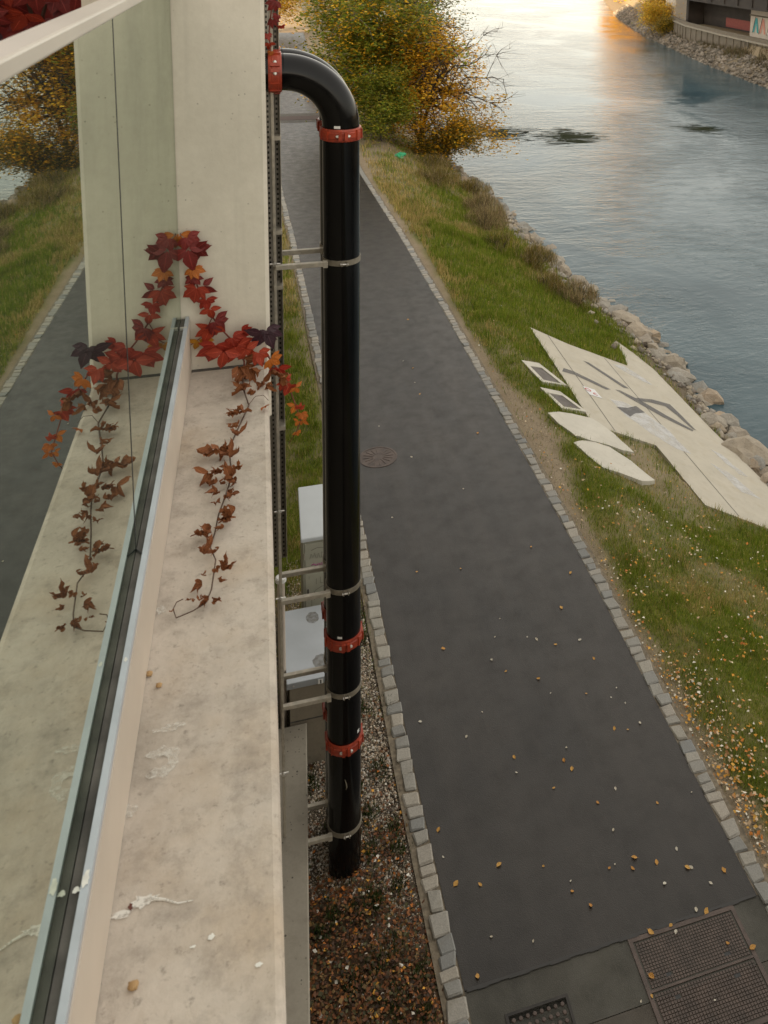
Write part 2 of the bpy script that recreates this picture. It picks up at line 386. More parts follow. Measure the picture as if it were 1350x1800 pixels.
# ------------------------------------------------------------------ terrain
WL = -2.6
def shore(y): return np.interp(y, [-30, 17, 24, 31, 40, 47, 60, 90, 140, 200, 300], [11.0, 11.0, 11.2, 10.6, 10.4, 9.9, 9.6, 10.5, 14, 20, 30])
def zg0(x, y):
    s = shore(y); x = np.asarray(x, float)
    xs = np.stack([np.full_like(s, 4.75), np.full_like(s, 5.5), s-.6, s+.6, s+4], 0); zs = [0, -.06, -2.25, -3.0, -4.5]
    z = np.zeros_like(x)
    for i in range(4):
        t = np.clip((x-xs[i])/(xs[i+1]-xs[i]), 0, 1); z = z + t*(zs[i+1]-zs[i])
    return z
def XL(y): return np.interp(y, [4, 6.4, 8.9, 13.6, 19.7, 28.3, 36.6, 46, 60, 90], [1.62, 1.61, 1.53, 1.46, 1.24, .98, .66, .60, .75, 1.5])
def XR(y): return np.interp(y, [4, 6.6, 12, 17.3, 22.4, 28.2, 36, 46, 60, 90], [4.57, 4.57, 4.57, 4.45, 4.33, 4.14, 3.75, 3.55, 3.6, 4.2])
def smooth(a, b, v): t = np.clip((v-a)/(b-a), 0, 1); return t*t*(3-2*t)
def vnoise(x, y, sc, seed=0):
    r = np.random.default_rng(100+seed); T = r.random((64, 64)); x = x*sc; y = y*sc
    xi = np.floor(x).astype(int); yi = np.floor(y).astype(int); fx = x-xi; fy = y-yi
    fx = fx*fx*(3-2*fx); fy = fy*fy*(3-2*fy); g = lambda a, b_: T[a % 64, b_ % 64]
    return (g(xi, yi)*(1-fx)+g(xi+1, yi)*fx)*(1-fy)+(g(xi, yi+1)*(1-fx)+g(xi+1, yi+1)*fx)*fy
def fbm(x, y, sc, seed=0): return (vnoise(x, y, sc, seed)*.5+vnoise(x, y, sc*2.1, seed+1)*.3+vnoise(x, y, sc*4.3, seed+2)*.2)
# slab outline on the bank (metres)
SLAB = [(6.53, 21.29), (7.48, 20.95), (9.10, 20.80), (9.28, 21.5), (9.50, 22.7), (9.80, 22.1), (10.07, 21.23), (10.21, 18.19), (10.39, 15.99), (10.55, 13.4), (9.9, 13.62), (9.18, 13.86), (7.91, 14.13), (7.87, 15.2), (7.83, 16.22), (7.11, 16.25), (6.5, 16.28), (6.43, 16.6), (6.50, 18.95)]
BLOB1 = [(5.39, 16.19), (5.72, 16.43), (6.02, 16.53), (6.51, 16.60), (6.70, 16.38), (6.84, 16.11), (7.01, 15.51), (6.75, 15.44), (6.44, 15.50), (6.05, 15.47), (5.73, 15.52), (5.50, 15.84)]
BLOB2 = [(5.57, 15.12), (5.85, 15.36), (6.13, 15.44), (6.44, 15.42), (6.76, 15.08), (7.03, 14.52), (6.68, 14.33), (6.3, 14.40), (5.92, 14.42), (5.80, 14.6), (5.72, 14.78)]
FR1 = [(5.55, 18.69), (6.03, 18.87), (6.44, 18.01), (5.75, 17.76)]
FR2 = [(5.60, 17.40), (6.10, 17.53), (6.50, 16.85), (5.84, 16.62)]
_a = np.array(SLAB); _k, *_ = np.linalg.lstsq(np.c_[np.ones(len(_a)), _a], zg0(_a[:, 0], _a[:, 1]), rcond=None)
def zslab(x, y): return _k[0]+_k[1]*np.asarray(x)+_k[2]*np.asarray(y)+.02
def inpoly(x, y, P):
    r = np.zeros(np.shape(x), bool)
    for (x0, y0), (x1, y1) in zip(P, P[1:]+P[:1]):
        with np.errstate(divide='ignore', invalid='ignore'):
            c = ((y0 > y) != (y1 > y)) & (x < (x1-x0)*(y-y0)/(y1-y0+1e-12)+x0)
        r ^= c
    return r
def onpads(x, y):
    r = np.zeros(np.shape(x), bool)
    for P in (SLAB, BLOB1, BLOB2, FR1, FR2): r |= inpoly(x, y, P)
    return r
def zg(x, y):
    x = np.asarray(x, float); y = np.asarray(y, float)
    b = smooth(4.9, 6, x)*(1-smooth(8.6, 9.6, x)*0)
    pad = (onpads(x, y)).astype(float)
    bumpy = (fbm(x, y, .9, 3)-.5)*.22*b*(1-pad) + (fbm(x, y, 4, 9)-.5)*.05*(1-pad)
    under = ((x > XL(y)-.25) & (x < XR(y)+.25)).astype(float)
    z = zg0(x, y)+bumpy*(1-under)-.05*under-.012*(1-under) - .03*pad
    near = (x > 6.2) & (x < 10.9) & (y > 13.2) & (y < 22.9)
    ins = inpoly(x, y, SLAB)
    return np.where(ins, np.minimum(z, zslab(x, y)-.06), np.where(near, np.minimum(z, zslab(x, y)-.012), z))
def grassy(x, y):
    """0..1 grass amount"""
    g = smooth(.30, .52, fbm(x, y, .55, 20)) * .5 + .5*smooth(.34, .60, fbm(x, y, 1.7, 30))
    # dry soil strip beside the right kerb, wide between y 13 and 18
    dk = x - (XR(y)+.18)
    strip = -.05 + .42*fbm(x, y, .9, 40) + .55*np.exp(-((y-15.6)/1.9)**2)
    right = smooth(strip*.6, strip+.22, dk)
    dry = np.exp(-(((x-7.2)/1.1)**2+((y-15.2)/1.6)**2))*.7
    far = smooth(30, 42, y)*.7
    left = smooth(10.6, 13.2, y + (fbm(x, y, 1.3, 50)-.5)*3)*smooth(.0, .35, XL(y)-.1-x)
    left = left*(.45+.55*smooth(.35, .6, fbm(x, y, 1.5, 33)))
    s = shore(y); low = 1-smooth(s-1.6, s-.5, x)
    gl = np.where(x < 2.5, left, np.clip((.45+.65*g)*right-dry-far, 0, 1)*low)
    return np.clip(gl, 0, 1)
xs = np.unique(np.concatenate([np.linspace(-90, -2, 12), np.arange(-1.5, 12.5, .14), np.linspace(12.6, 16, 8), np.linspace(18, 60, 6)]))
ys = np.unique(np.concatenate([np.linspace(-60, 3, 14), np.arange(3.2, 30, .16), np.arange(30, 62, .5), np.linspace(62, 320, 60)]))
XX, YY = np.meshgrid(xs, ys); xf, yf = XX.ravel(), YY.ravel(); zf = zg(xf, yf)
idx = np.arange(len(xf)).reshape(XX.shape)
F = np.stack([idx[:-1, :-1], idx[:-1, 1:], idx[1:, 1:], idx[1:, :-1]], -1).reshape(-1, 4)
gm = grassy(xf, yf)
gravel = ((xf < 1.7) & (xf > -.2))*(1-smooth(11.4, 13.2, yf))*smooth(.32, .5, fbm(xf, yf, 1.6, 60)+.18*smooth(.4, 1.2, xf)+.22*smooth(8.2, 9.2, yf)-.36*(1-smooth(6.6, 8.8, yf)))
gravel = np.maximum(gravel, smooth(shore(yf)-1.4, shore(yf)-.7, xf)*.7)
mould = ((xf < 1.7) & (xf > -.2))*(1-smooth(9, 13, yf))*(1-gravel)*.9
me = npmesh('ground', np.stack([xf, yf, zf], 1), F, np.stack([gm, gravel, mould], 1))
tag(link('ground', me, None, MAT['ground'], True), kind='structure')

# path, pavement, river
def strip(name, y0, y1, fl, fr, z, m, step=.4, kind='structure', nx=6):
    yy = np.append(np.arange(y0, y1, step), y1); t = np.linspace(0, 1, nx)
    X = fl(yy)[:, None]*(1-t)+fr(yy)[:, None]*t; Y = np.repeat(yy[:, None], nx, 1)
    V = np.stack([X.ravel(), Y.ravel(), np.full(X.size, z)], 1); i = np.arange(X.size).reshape(X.shape)
    F = np.stack([i[:-1, :-1], i[:-1, 1:], i[1:, 1:], i[1:, :-1]], -1).reshape(-1, 4)
    return tag(link(name, npmesh(name, V, F), None, m), kind=kind)
strip('path', 6.655, 46.9, XL, XR, 0, MAT['asphalt'])
strip('pavement', 6.10, 6.65, lambda y: XL(y), lambda y: XR(y)+.3, -.006, MAT['oldasphalt'], .2)
strip('pavement_near', 3.0, 6.094, lambda y: XL(y), lambda y: XR(y)+.3, -.007, MAT['oldasphalt2'], .2)
strip('path_crossing', 46.905, 49.4, lambda y: XL(y)-.1, lambda y: XR(y)+.1, .004, MAT['oldasphalt2'])
strip('path_far', 49.405, 92, XL, XR, 0, MAT['asphalt'], 1.)
B().box(1.0, 3.0, 47.6, 48.6, -.01, .010).done('drain_grate', simple('rusty_iron', (.07, .042, .033), .8), None)
tag(bpy.data.objects['drain_grate'], 'rust brown rectangular iron cover set in the pale strip across the path', 'drain cover')
# tar seam where the path meets the older pavement
V = [];
sm_ = B()
for i in range(30):
    x0 = 1.62+i*.098; x1 = x0+.0985; d0 = .010+.006*math.sin(i*1.7); 
    sm_.bm.faces.new([sm_.bm.verts.new(q) for q in ((x0, 6.645-d0, .0035), (x1, 6.645-d0, .0035), (x1, 6.665, .0035), (x0, 6.665, .0035))])
tag(sm_.done('tar_seam', MAT['black']), kind='structure')
bpy.data.objects['tar_seam'].data.materials[0] = simple('tar', (.022, .020, .018), .6)
V = np.array([(4, -120, WL), (500, -120, WL), (500, 900, WL), (-20, 900, WL), (4, 90, WL)])
me = bpy.data.meshes.new('river'); me.from_pydata([tuple(v) for v in V], [], [(0, 1, 2, 3, 4)]); me.update()
tag(link('river', me, None, MAT['river']), kind='structure')

m, nt, b = newmat('dark_water_patch'); n = N(nt); p_ = n.pos(); b.inputs['Base Color'].default_value = (.018, .022, .008, 1); b.inputs['Roughness'].default_value = .9; b.inputs['Specular IOR Level'].default_value = .05
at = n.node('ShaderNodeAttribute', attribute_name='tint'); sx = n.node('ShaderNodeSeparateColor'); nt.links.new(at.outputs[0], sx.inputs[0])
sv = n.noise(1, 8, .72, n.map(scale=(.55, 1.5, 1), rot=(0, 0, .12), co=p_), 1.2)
nt.links.new(n.ramp(n.math('ADD', sv, n.math('MULTIPLY', sx.outputs[0], .34)), .64, .76, 0, .92), b.inputs['Alpha']); MAT['darkwater'] = m  # dark olive patches on the water, ragged by noise
for cx, cy, rx, ry, lab in ((14.6, 54.5, 3.6, 4.0, 'dark trailing patch at the river surface beside the overhanging tree'), (18.4, 53.0, 3.8, 4.4, 'broad dark patch in mid river'), (28.0, 53.7, 2.6, 2.6, 'small olive patch on the water towards the far bank')):
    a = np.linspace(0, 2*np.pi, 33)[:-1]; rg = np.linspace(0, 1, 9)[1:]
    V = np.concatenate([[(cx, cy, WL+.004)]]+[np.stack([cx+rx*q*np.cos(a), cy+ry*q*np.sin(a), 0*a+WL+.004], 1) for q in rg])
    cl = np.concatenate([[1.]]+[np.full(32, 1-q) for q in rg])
    me = bpy.data.meshes.new('dark_water_patch'); fs = [(0, 1+k, 1+(k+1) % 32) for k in range(32)]+[(1+i*32+k, 1+(i+1)*32+k, 1+(i+1)*32+(k+1) % 32, 1+i*32+(k+1) % 32) for i in range(7) for k in range(32)]
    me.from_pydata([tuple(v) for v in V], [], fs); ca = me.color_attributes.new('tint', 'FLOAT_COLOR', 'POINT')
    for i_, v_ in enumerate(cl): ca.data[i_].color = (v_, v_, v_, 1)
    tag(link('dark_water_patch', me, None, MAT['darkwater']), lab, 'water weed')

# kerbs: one granite sett at a time
def sett_mesh(k):
    r = random.Random(k); bm = bmesh.new(); bmesh.ops.create_cube(bm, size=1)
    for v in bm.verts: v.co.x += r.uniform(-.13, .10); v.co.y += r.uniform(-.10, .08); v.co.z += r.uniform(-.06, .06) if v.co.z > 0 else 0
    bmesh.ops.delete(bm, geom=[f for f in bm.faces if f.normal.z < -.7], context='FACES_ONLY')
    bmesh.ops.bevel(bm, geom=[e for e in bm.edges if any(v.co.z > 0 for v in e.verts)], offset=.09, segments=1, affect='EDGES')
    o = Vector((r.uniform(0, 90), r.uniform(0, 90), 0))
    for v in bm.verts: v.co += Vector((mnoise.noise(v.co*3+o), mnoise.noise(v.co*3-o), mnoise.noise(v.co*2.3+o*2)*.8))*.10
    me = bpy.data.meshes.new('sett'); bm.to_mesh(me); bm.free(); me.materials.append(MAT['sett']); return me
SETT = [sett_mesh(k) for k in range(16)]
def kerb(name, fx, side, y0, y1):
    bed = strip(name, y0-.2, 47, lambda y: fx(y)+(-.22 if side < 0 else .0), lambda y: fx(y)+(.0 if side < 0 else .22), -.008, MAT['joint'])
    y = y0
    r = random.Random(5 if side < 0 else 9)
    while y < y1:
        ln = r.uniform(.115, .235); wd = r.uniform(.135, .180)
        x = float(fx(y+ln/2))+side*(wd/2+.004+r.uniform(0, .008))
        o = bpy.data.objects.new('sett', r.choice(SETT)); COL.objects.link(o); o.parent = bed
        ang = math.atan2(float(fx(y+1)-fx(y)), 1)
        o.location = (x, y+ln/2, -.060+r.uniform(-.006, .006)); o.scale = (wd, ln*.93, .15); o.rotation_euler = (r.uniform(-.02, .02), r.uniform(-.03, .03), -ang+r.uniform(-.05, .05))
        y += ln
    # beyond the countable ones: one joined run of smaller setts
    bm = bmesh.new()
    while y < 46.8:
        ln = r.uniform(.17, .25); x = float(fx(y))+side*.09
        bmesh.ops.create_cube(bm, size=1, matrix=Matrix.Translation((x, y+ln/2, -.045)) @ Matrix.Diagonal((.165, ln*.93, .15, 1))); y += ln
    me = bpy.data.meshes.new('sett_run'); bm.to_mesh(me); bm.free(); o = link('sett_run', me, bed, MAT['sett']); o['kind'] = 'stuff'
kerb('kerb_left', XL, -1, 4.6, 34)
kerb('kerb_right', XR, 1, 5.0, 34)

# ------------------------------------------------------------------ terrace building with column and coping
bld = empty('terrace_building', (-.3, 3.2, 0), 'cream concrete terrace edge: tall column, flat stained ledge and wall below', 'building')
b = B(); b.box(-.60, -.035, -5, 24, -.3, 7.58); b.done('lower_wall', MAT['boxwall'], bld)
b = B(); b.box(-.268, .012, -4, 3.199, 7.585, 7.80, .014, 2); b.done('coping', MAT['coping'], bld)
b = B(); b.box(-.45, .021, 3.20, 3.62, 7.58, 13.5, .013, 1); b.done('column', MAT['column'], bld)
b = B(); b.box(-.60, -.036, 3.63, 24, 7.585, 13.5); b.done('upper_wall', MAT['column'], bld)
b = B(); b.box(-26, -.61, -40, 24, 7.0, 7.55); b.done('terrace_deck', MAT['coping'], bld)
# joint line between column and coping is a real gap filled with dirt
b = B(); b.box(-.24, .004, 3.185, 3.199, 7.795, 7.803); b.done('dirt_seam', MAT['gasket'], bld)
cop = bpy.data.objects['coping']
def splat(name, cx, cy, z, pts, m, parent, seed=0, sx=1, sy=1):
    r = random.Random(seed); bm = bmesh.new(); vs = []
    n_ = 18
    for k in range(n_):
        a = 2*math.pi*k/n_; rr = r.uniform(.55, 1.15) if 'puddle' not in name else r.uniform(.9, 1.08)
        vs.append(bm.verts.new((cx+math.cos(a)*rr*sx, cy+math.sin(a)*rr*sy, z)))
    bm.faces.new(vs)
    me = bpy.data.meshes.new(name); bm.to_mesh(me); bm.free(); return link(name, me, parent, m)
def ring_splat(cx, cy, r0, r1, z, a0, a1, seed):
    r = random.Random(seed); bm = bmesh.new(); A = []; C = []
    for k in range(15):
        a = a0+(a1-a0)*k/14; ri = r0*r.uniform(.75, 1.15); ro = r1*r.uniform(.9, 1.25)
        A.append(bm.verts.new((cx+ri*math.cos(a), cy+ri*math.sin(a)*1.1, z))); C.append(bm.verts.new((cx+ro*math.cos(a), cy+ro*math.sin(a)*1.1, z)))
    for k in range(14): bm.faces.new((A[k], A[k+1], C[k+1], C[k]))
    me = bpy.data.meshes.new('bird_dropping'); bm.to_mesh(me); bm.free(); link('bird_dropping', me, cop, MAT['dropsmear'])
# smeared lime: paint broken up by noise
m, nt, bb = newmat('smeared_bird_lime'); n = N(nt); p_ = n.pos()
bb.inputs['Base Color'].default_value = (.70, .68, .62, 1); bb.inputs['Roughness'].default_value = .85
nt.links.new(n.ramp(n.noise(85, 6, .7, p_), .36, .62, .0, .62), bb.inputs['Alpha']); MAT['dropsmear'] = m
m, nt, bb = newmat('thick_bird_lime'); n = N(nt); p_ = n.pos(); bb.inputs['Base Color'].default_value = (.72, .70, .65, 1); bb.inputs['Roughness'].default_value = .85
nt.links.new(n.ramp(n.noise(120, 5, .7, p_), .28, .52, .0, .9), bb.inputs['Alpha']); MAT['dropsmear2'] = m
ring_splat(-.194, 1.592, .012, .030, 7.8018, -2.4, 2.6, 3)
splat('bird_dropping', -.185, 1.665, 7.8018, 0, MAT['dropsmear'], cop, 5, .030, .010)
splat('bird_dropping', -.236, 1.505, 7.8018, 0, MAT['dropsmear'], cop, 6, .013, .016)
splat('bird_dropping', -.231, 2.002, 7.8018, 0, MAT['dropsmear'], cop, 7, .013, .018)
splat('bird_dropping', -.195, 1.336, 7.8020, 0, MAT['dropsmear2'], cop, 8, .022, .012)
splat('bird_dropping', -.225, 1.325, 7.8022, 0, MAT['dropsmear2'], cop, 18, .018, .007)
splat('bird_dropping_core', -.214, 1.332, 7.8030, 0, MAT['dropdark'], cop, 28, .004, .008)
b = B(); b.tube([(-.185, 1.337, 7.802), (-.165, 1.330, 7.802), (-.145, 1.318, 7.802), (-.122, 1.316, 7.802)], [.0028, .0018, .0012, .0006], 6); b.done('bird_dropping_trail', MAT['dropsmear2'], cop)
for x, y, a, c_ in ((-.093, 1.252, .006, .005), (-.118, 1.245, .005, .0022), (-.024, 1.192, .006, .004), (-.200, 1.11, .004, .006)):
    splat('bird_dropping', x, y, 7.802, 0, MAT['dropping'], cop, int(1000*y), a, c_)
def blob_mesh(k, sub=2, j=.25, flat=.8):
    r = random.Random(k); bm = bmesh.new(); bmesh.ops.create_icosphere(bm, subdivisions=sub, radius=1)
    o = Vector((r.uniform(0, 50), r.uniform(0, 50), r.uniform(0, 50)))
    for v in bm.verts:
        q = v.co.copy(); d = mnoise.noise(q*1.1+o)*j*2+mnoise.noise(q*2.7+o)*j*.7; v.co = q*(1+d); v.co.z *= flat
    me = bpy.data.meshes.new('stone'); bm.to_mesh(me); bm.free(); return me
pb = blob_mesh(77, 2); pb.materials.append(MAT['pebble']); pb.shade_smooth()
for x, y, s_, lab in ((-.236, 1.812, .0075, 'small tan pebble lying against the metal glass channel on the coping'), (-.214, 1.776, .0065, 'small tan crumb lying just out from the channel on the coping'), (-.196, 1.212, .008, 'flat orange crumb lying on the stained coping near big dropping')):
    o = bpy.data.objects.new('pebble', pb); COL.objects.link(o); o.location = (x, y, 7.80+s_*.62); o.scale = (s_, s_, s_*.8); tag(o, lab, 'pebble')

# ------------------------------------------------------------------ glass balustrade
gb = empty('glass_balustrade', (-.27, 2, 7.8), 'mirrored green glass balustrade in a grey metal base channel with pale handrail', 'balustrade')
CH = B(); CH.box(-.254, -.243, -1.2, 3.197, 7.802, 8.0); ch = CH.done('base_channel', MAT['alu'], gb)
b = B(); b.box(-.2428, -.2405, -1.2, 3.197, 7.802, 7.986); b.done('channel_cover', MAT['alubeige'], gb)
b = B(); b.box(-.2682, -.2543, -1.2, 3.197, 7.82, 7.992); gk = b.done('gasket', MAT['gasket'], gb)
b = B(); b.box(-.2960, -.2880, -1.2, 3.197, 7.802, 8.0); b.done('inner_channel', MAT['alu'], gb)
for y0, y1 in ((-1.2, 1.946), (1.954, 3.196)):
    b = B(); b.box(-.287, -.2690, y0, y1, 7.83, 9.15); b.done('glass_pane', MAT['glass'], gb)
b = B(); b.box(-.286, -.2684, 1.9462, 1.9538, 7.9925, 9.15); b.done('pane_seal', MAT['seal'], gb)
b = B(); b.tube([(-.2688, 1.95, 7.995), (-.2543, 1.93, 7.995)], .002, 6); b.done('seal_tail', MAT['seal'], gk)
b = B(); b.box(-.291, -.246, -1.2, 3.195, 9.143, 9.168, .004, 2); hr = b.done('handrail', MAT['rail'], gb)
b = B(); b.box(-.2655, -.2445, 3.10, 3.108, 7.9925, 8.0015); b.done('channel_clip', MAT['bolt'], gb)
splat('bird_dropping', -.2485, 1.213, 8.0012, 0, MAT['dropping'], gb, 41, .0052, .014)
splat('bird_dropping', -.2485, 1.62, 8.0012, 0, MAT['dropping'], gb, 42, .004, .006)
splat('bird_dropping', -.2600, 1.207, 7.9940, 0, MAT['dropping'], gb, 43, .006, .005)

# ------------------------------------------------------------------ unseen tall block added further left to shade the near bank
tb = empty('shade_building', (-40, 0, 0), 'unseen pale building block added behind the terrace to shade the near bank', 'building')
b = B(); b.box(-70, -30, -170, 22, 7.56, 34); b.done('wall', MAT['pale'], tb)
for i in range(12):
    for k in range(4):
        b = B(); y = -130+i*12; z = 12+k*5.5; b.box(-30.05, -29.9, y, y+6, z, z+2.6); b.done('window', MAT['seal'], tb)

# unseen deck added behind the viewpoint to darken the near ground
ob = empty('shade_deck', (8, -9, 7), 'unseen concrete deck added behind the viewpoint to darken the near ground', 'bridge')
b = B(); b.box(.4, 60, -20, .35, 6.7, 7.5); b.done('deck', MAT['farwall'], ob)
for y in (-15, -8, -1.5): b = B(); b.box(.4, 60, y-.4, y+.4, 5.6, 6.7); b.done('girder', MAT['farwall'], ob)

# ------------------------------------------------------------------ drain pipes
PX = .683; PY = 8.116; PR = .162
def pipe_set(py, label, front):
    t = empty('drain_pipe', (PX, py, 0), label, 'pipe', 'black drain pipes on the wall')
    b = B(); b.lathe((PX, py, 0), [(0.001, -.1), (PR, -.1), (PR, 7.655)], 64); b.done('upright', MAT['pipe'], t, True, 40)
    arc = [(.197+.486*math.sin(a), py, 7.655+.486*math.cos(a)) for a in np.linspace(0, math.pi/2, 28)]
    b = B(); b.tube(arc, PR-.001, 64, False); b.done('elbow', MAT['pipe'], t, True)
    b = B(); b.tube([(-.3, py, 8.141), (.196, py, 8.141)], PR, 64, False); b.done('stub', MAT['pipe'], t, True)
    # couplings
    def coupling(c, axis, ang):
        """grooved coupling: two half shells, bolt pads"""
        M = Matrix.Translation(c) @ (Matrix.Rotation(math.pi/2, 4, 'Y') if axis == 'x' else Matrix.Identity(4)) @ Matrix.Rotation(ang, 4, 'Z')
        b = B(); prof = [(PR+.001, -.055), (PR+.014, -.055), (PR+.017, -.048), (PR+.017, -.030), (PR+.022, -.024), (PR+.022, .024), (PR+.017, .030), (PR+.017, .048), (PR+.014, .055), (PR+.001, .055)]
        b.lathe((0, 0, 0), prof, 56)
        for s in (0, math.pi):
            for d in (-.13, .13):
                a = s+d; rr = PR+.030
                bmesh.ops.create_cube(b.bm, size=1, matrix=Matrix.Rotation(a, 4, 'Z') @ Matrix.Translation((rr-.004, 0, 0)) @ Matrix.Diagonal((.034, .030, .075, 1)))
            for d in (.75, 1.2, 1.9, 2.35):                     # cast ribs
                bmesh.ops.create_cube(b.bm, size=1, matrix=Matrix.Rotation(s+d, 4, 'Z') @ Matrix.Translation((PR+.026, 0, 0)) @ Matrix.Diagonal((.012, .012, .09, 1)))
        b.bm.transform(M); o = b.done('coupling', MAT['coupling'], t, True, 35)
        for s in (0, math.pi):
            for d in (-.21, .21):
                a = s+d; sg = 1 if d > 0 else -1
                b = B(); p = Vector((math.cos(a), math.sin(a), 0))*(PR+.030); q = Vector((-math.sin(a), math.cos(a), 0))*sg
                b.tube([p-q*.012, p+q*.022], .0095, 8); b.tube([p+q*.0, p+q*.016], .0155, 6)
                b.bm.transform(M); b.done('bolt', MAT['bolt'], o)
        return o
    aim = -math.pi/2+.02
    for z in (7.592, 2.615, 1.475): coupling((PX, py, z), 'z', aim)
    coupling((.130, py, 8.141), 'x', -1.9)
    # straps with their arms
    for z in (6.432, 3.183, 2.071, .515):
        b = B(); b.lathe((PX, py, z), [(PR+.001, -.025), (PR+.007, -.025), (PR+.007, .025), (PR+.001, .025)], 56); s_ = b.done('strap', MAT['strap'], t, True, 35)
        for q in (-.022, .022):
            b = B(); b.box(PX+.01+q-.004, PX+.01+q+.004, py-PR-.030, py-PR-.004, z-.020, z+.020); b.done('strap_ear', MAT['strap'], s_)
        b = B(); b.tube([(PX-.022, py-PR-.018, z-.004), (PX+.044, py-PR-.018, z-.004)], .0075, 8); b.tube([(PX-.024, py-PR-.018, z-.004), (PX-.010, py-PR-.018, z-.004)], .013, 6); b.done('bolt', MAT['bolt'], s_)
        b = B(); b.box(.105, PX-PR-.004, py-.155, py-.113, z-.021, z+.021, .003, 1); b.done('bracket_arm', MAT['galv'], t)
        b = B(); b.box(PX-PR-.012, PX-PR+.03, py-.158, py-.110, z-.034, z+.026, .003, 1); b.done('bracket_plate', MAT['galv'], t)
    if front:
        for x, z, w_ in ((PX-.045, 7.667, .055), (PX-.050, 2.705, .045)):
            a0 = (x-PX)/PR
            b = B(); b.lathe((PX, py, z), [(PR+.0012, -.012), (PR+.0012, .012)], 6, -math.pi/2+a0-w_/PR/2, -math.pi/2+a0+w_/PR/2); b.done('sticker', MAT['sticker'], t)
        a0 = .9; b = B(); b.lathe((PX, py, 1.60), [(PR+.0012, -.015), (PR+.0012, .02)], 6, -math.pi/2+a0-.1, -math.pi/2+a0+.1); b.done('sticker', MAT['sticker'], t)
        b = B(); b.tube([(PX+PR*math.sin(a)*1.004, py-PR*math.cos(a)*1.004, z) for a, z in ((-.06, 1.15), (.02, 1.10), (.05, 1.06), (.0, 1.03))], [.002, .006, .006, .002], 6); b.done('scuff', MAT['strap'], t)
    return t
pipe_set(PY, 'front black drain pipe with red couplings, standing nearer the leaf strewn gravel corner', True)
pipe_set(PY+.375, 'rear black drain pipe with red couplings, mostly hidden behind its twin pipe', False)

# ------------------------------------------------------------------ perforated strut rail
st = empty('strut_rail', (.1, 8.2, 1.1), 'tall perforated galvanised strut rail with a beige tube on the wall beside the pipes', 'strut rail')
def perf(x0, x1, y, z0, z1):
    me = npmesh('perforated_strip', [(x0, y, z0), (x1, y, z0), (x1, y, z1), (x0, y, z1)], [(0, 1, 2, 3)], [(0, 0, 0), (1, 0, 0), (1, 0, 0), (0, 0, 0)])
    o = link('perforated_strip', me, st, MAT['perf']); md = o.modifiers.new('t', 'SOLIDIFY'); md.thickness = .004; md.offset = -1; return o
perf(.045, .088, 8.12, 3.45, 12.5); perf(.118, .166, 8.24, 3.45, 12.5)
b = B(); b.box(.040, .045, 8.12, 8.30, 3.45, 12.5); b.box(.166, .170, 8.16, 8.30, 3.45, 12.5); b.box(-.035, .170, 8.30, 8.306, 3.45, 12.5); b.done('strut_channel', MAT['galv'], st)
b = B(); b.box(.090, .118, 8.06, 8.09, .56, 12.5, .004, 1); b.done('tube', MAT['galv'], st)
for z in (7.56, 6.71, 6.2, 4.85, 9.1): 
    b = B(); b.box(.085, .172, 8.095, 8.235, z-.018, z+.018); b.done('cross_clip', MAT['galv'], st)
for z in (6.44, 4.06, 3.17, 1.29):
    b = B(); b.tube([(.103, 8.02, z), (.103, 8.10, z)], .011, 8); b.tube([(.103, 8.03, z), (.103, 8.045, z)], .022, 6); b.tube([(.06, 8.05, z), (.15, 8.05, z)], .008, 6); b.done('clamp_bolt', MAT['bolt'], st)

# ------------------------------------------------------------------ plinth, box, cabinet, vent
b = B(); PL = [(-.03, 9.385), (.378, 9.385), (.252, 6.38), (.195, 4.8), (-.03, 4.8)]
b.poly([(x, y, .55) for x, y in PL], .6); bmesh.ops.bevel(b.bm, geom=[e for e in b.bm.edges if all(v.co.z > .5 for v in e.verts)], offset=.012, segments=1, affect='EDGES')
tag(b.done('low_wall', MAT['plinth']), 'low pitted concrete wall running along the building foot beside dark leaf litter', 'wall')
bx = empty('service_box', (.5, 10, 0), 'squat concrete service box with pale sheet metal lid, behind the pipes', 'utility box')
b = B(); b.box(.20, .86, 9.40, 10.52, -.1, .99); b.done('body', MAT['boxwall'], bx)
b = B(); b.box(.198, .862, 9.397, 10.523, .565, .580); b.done('joint', MAT['gasket'], bx)
b = B(); b.box(.165, .89, 9.385, 10.55, 1.0, 1.08, .006, 2); ld = b.done('lid', MAT['sheet'], bx)
m, nt, bb = newmat('dried_puddle'); n = N(nt); p_ = n.pos(); bb.inputs['Base Color'].default_value = (.17, .15, .12, 1); bb.inputs['Roughness'].default_value = .7
nt.links.new(n.ramp(n.noise(16, 5, .7, p_), .35, .65, .25, .6), bb.inputs['Alpha'])
splat('puddle_stain', .50, 10.35, 1.0825, 0, m, ld, 51, .075, .10); splat('puddle_stain', .55, 9.62, 1.0825, 0, m, ld, 52, .09, .11)
b = B(); b.box(.505, .56, 9.379, 9.3838, 1.005, 1.06); pl = b.done('label_plate', MAT['sticker'], bx)
b = B(); b.box(.528, .542, 9.376, 9.3785, 1.010, 1.055); b.done('label_print', MAT['black'], pl)
cb = empty('utility_cabinet', (.7, 11.4, 0), 'pale grey utility cabinet with sloping lid and scribbled graffiti, behind the service box', 'cabinet')
b = B()
b.bm.faces.new  # body with sloping top
def prism(bq, xs_, prof):
    A = [bq.bm.verts.new((xs_[0], y, z)) for y, z in prof]; C = [bq.bm.verts.new((xs_[1], y, z)) for y, z in prof]
    bq.bm.faces.new(A); bq.bm.faces.new(C[::-1]); k = len(prof)
    for i in range(k): bq.bm.faces.new((A[i], A[(i+1) % k], C[(i+1) % k], C[i]))
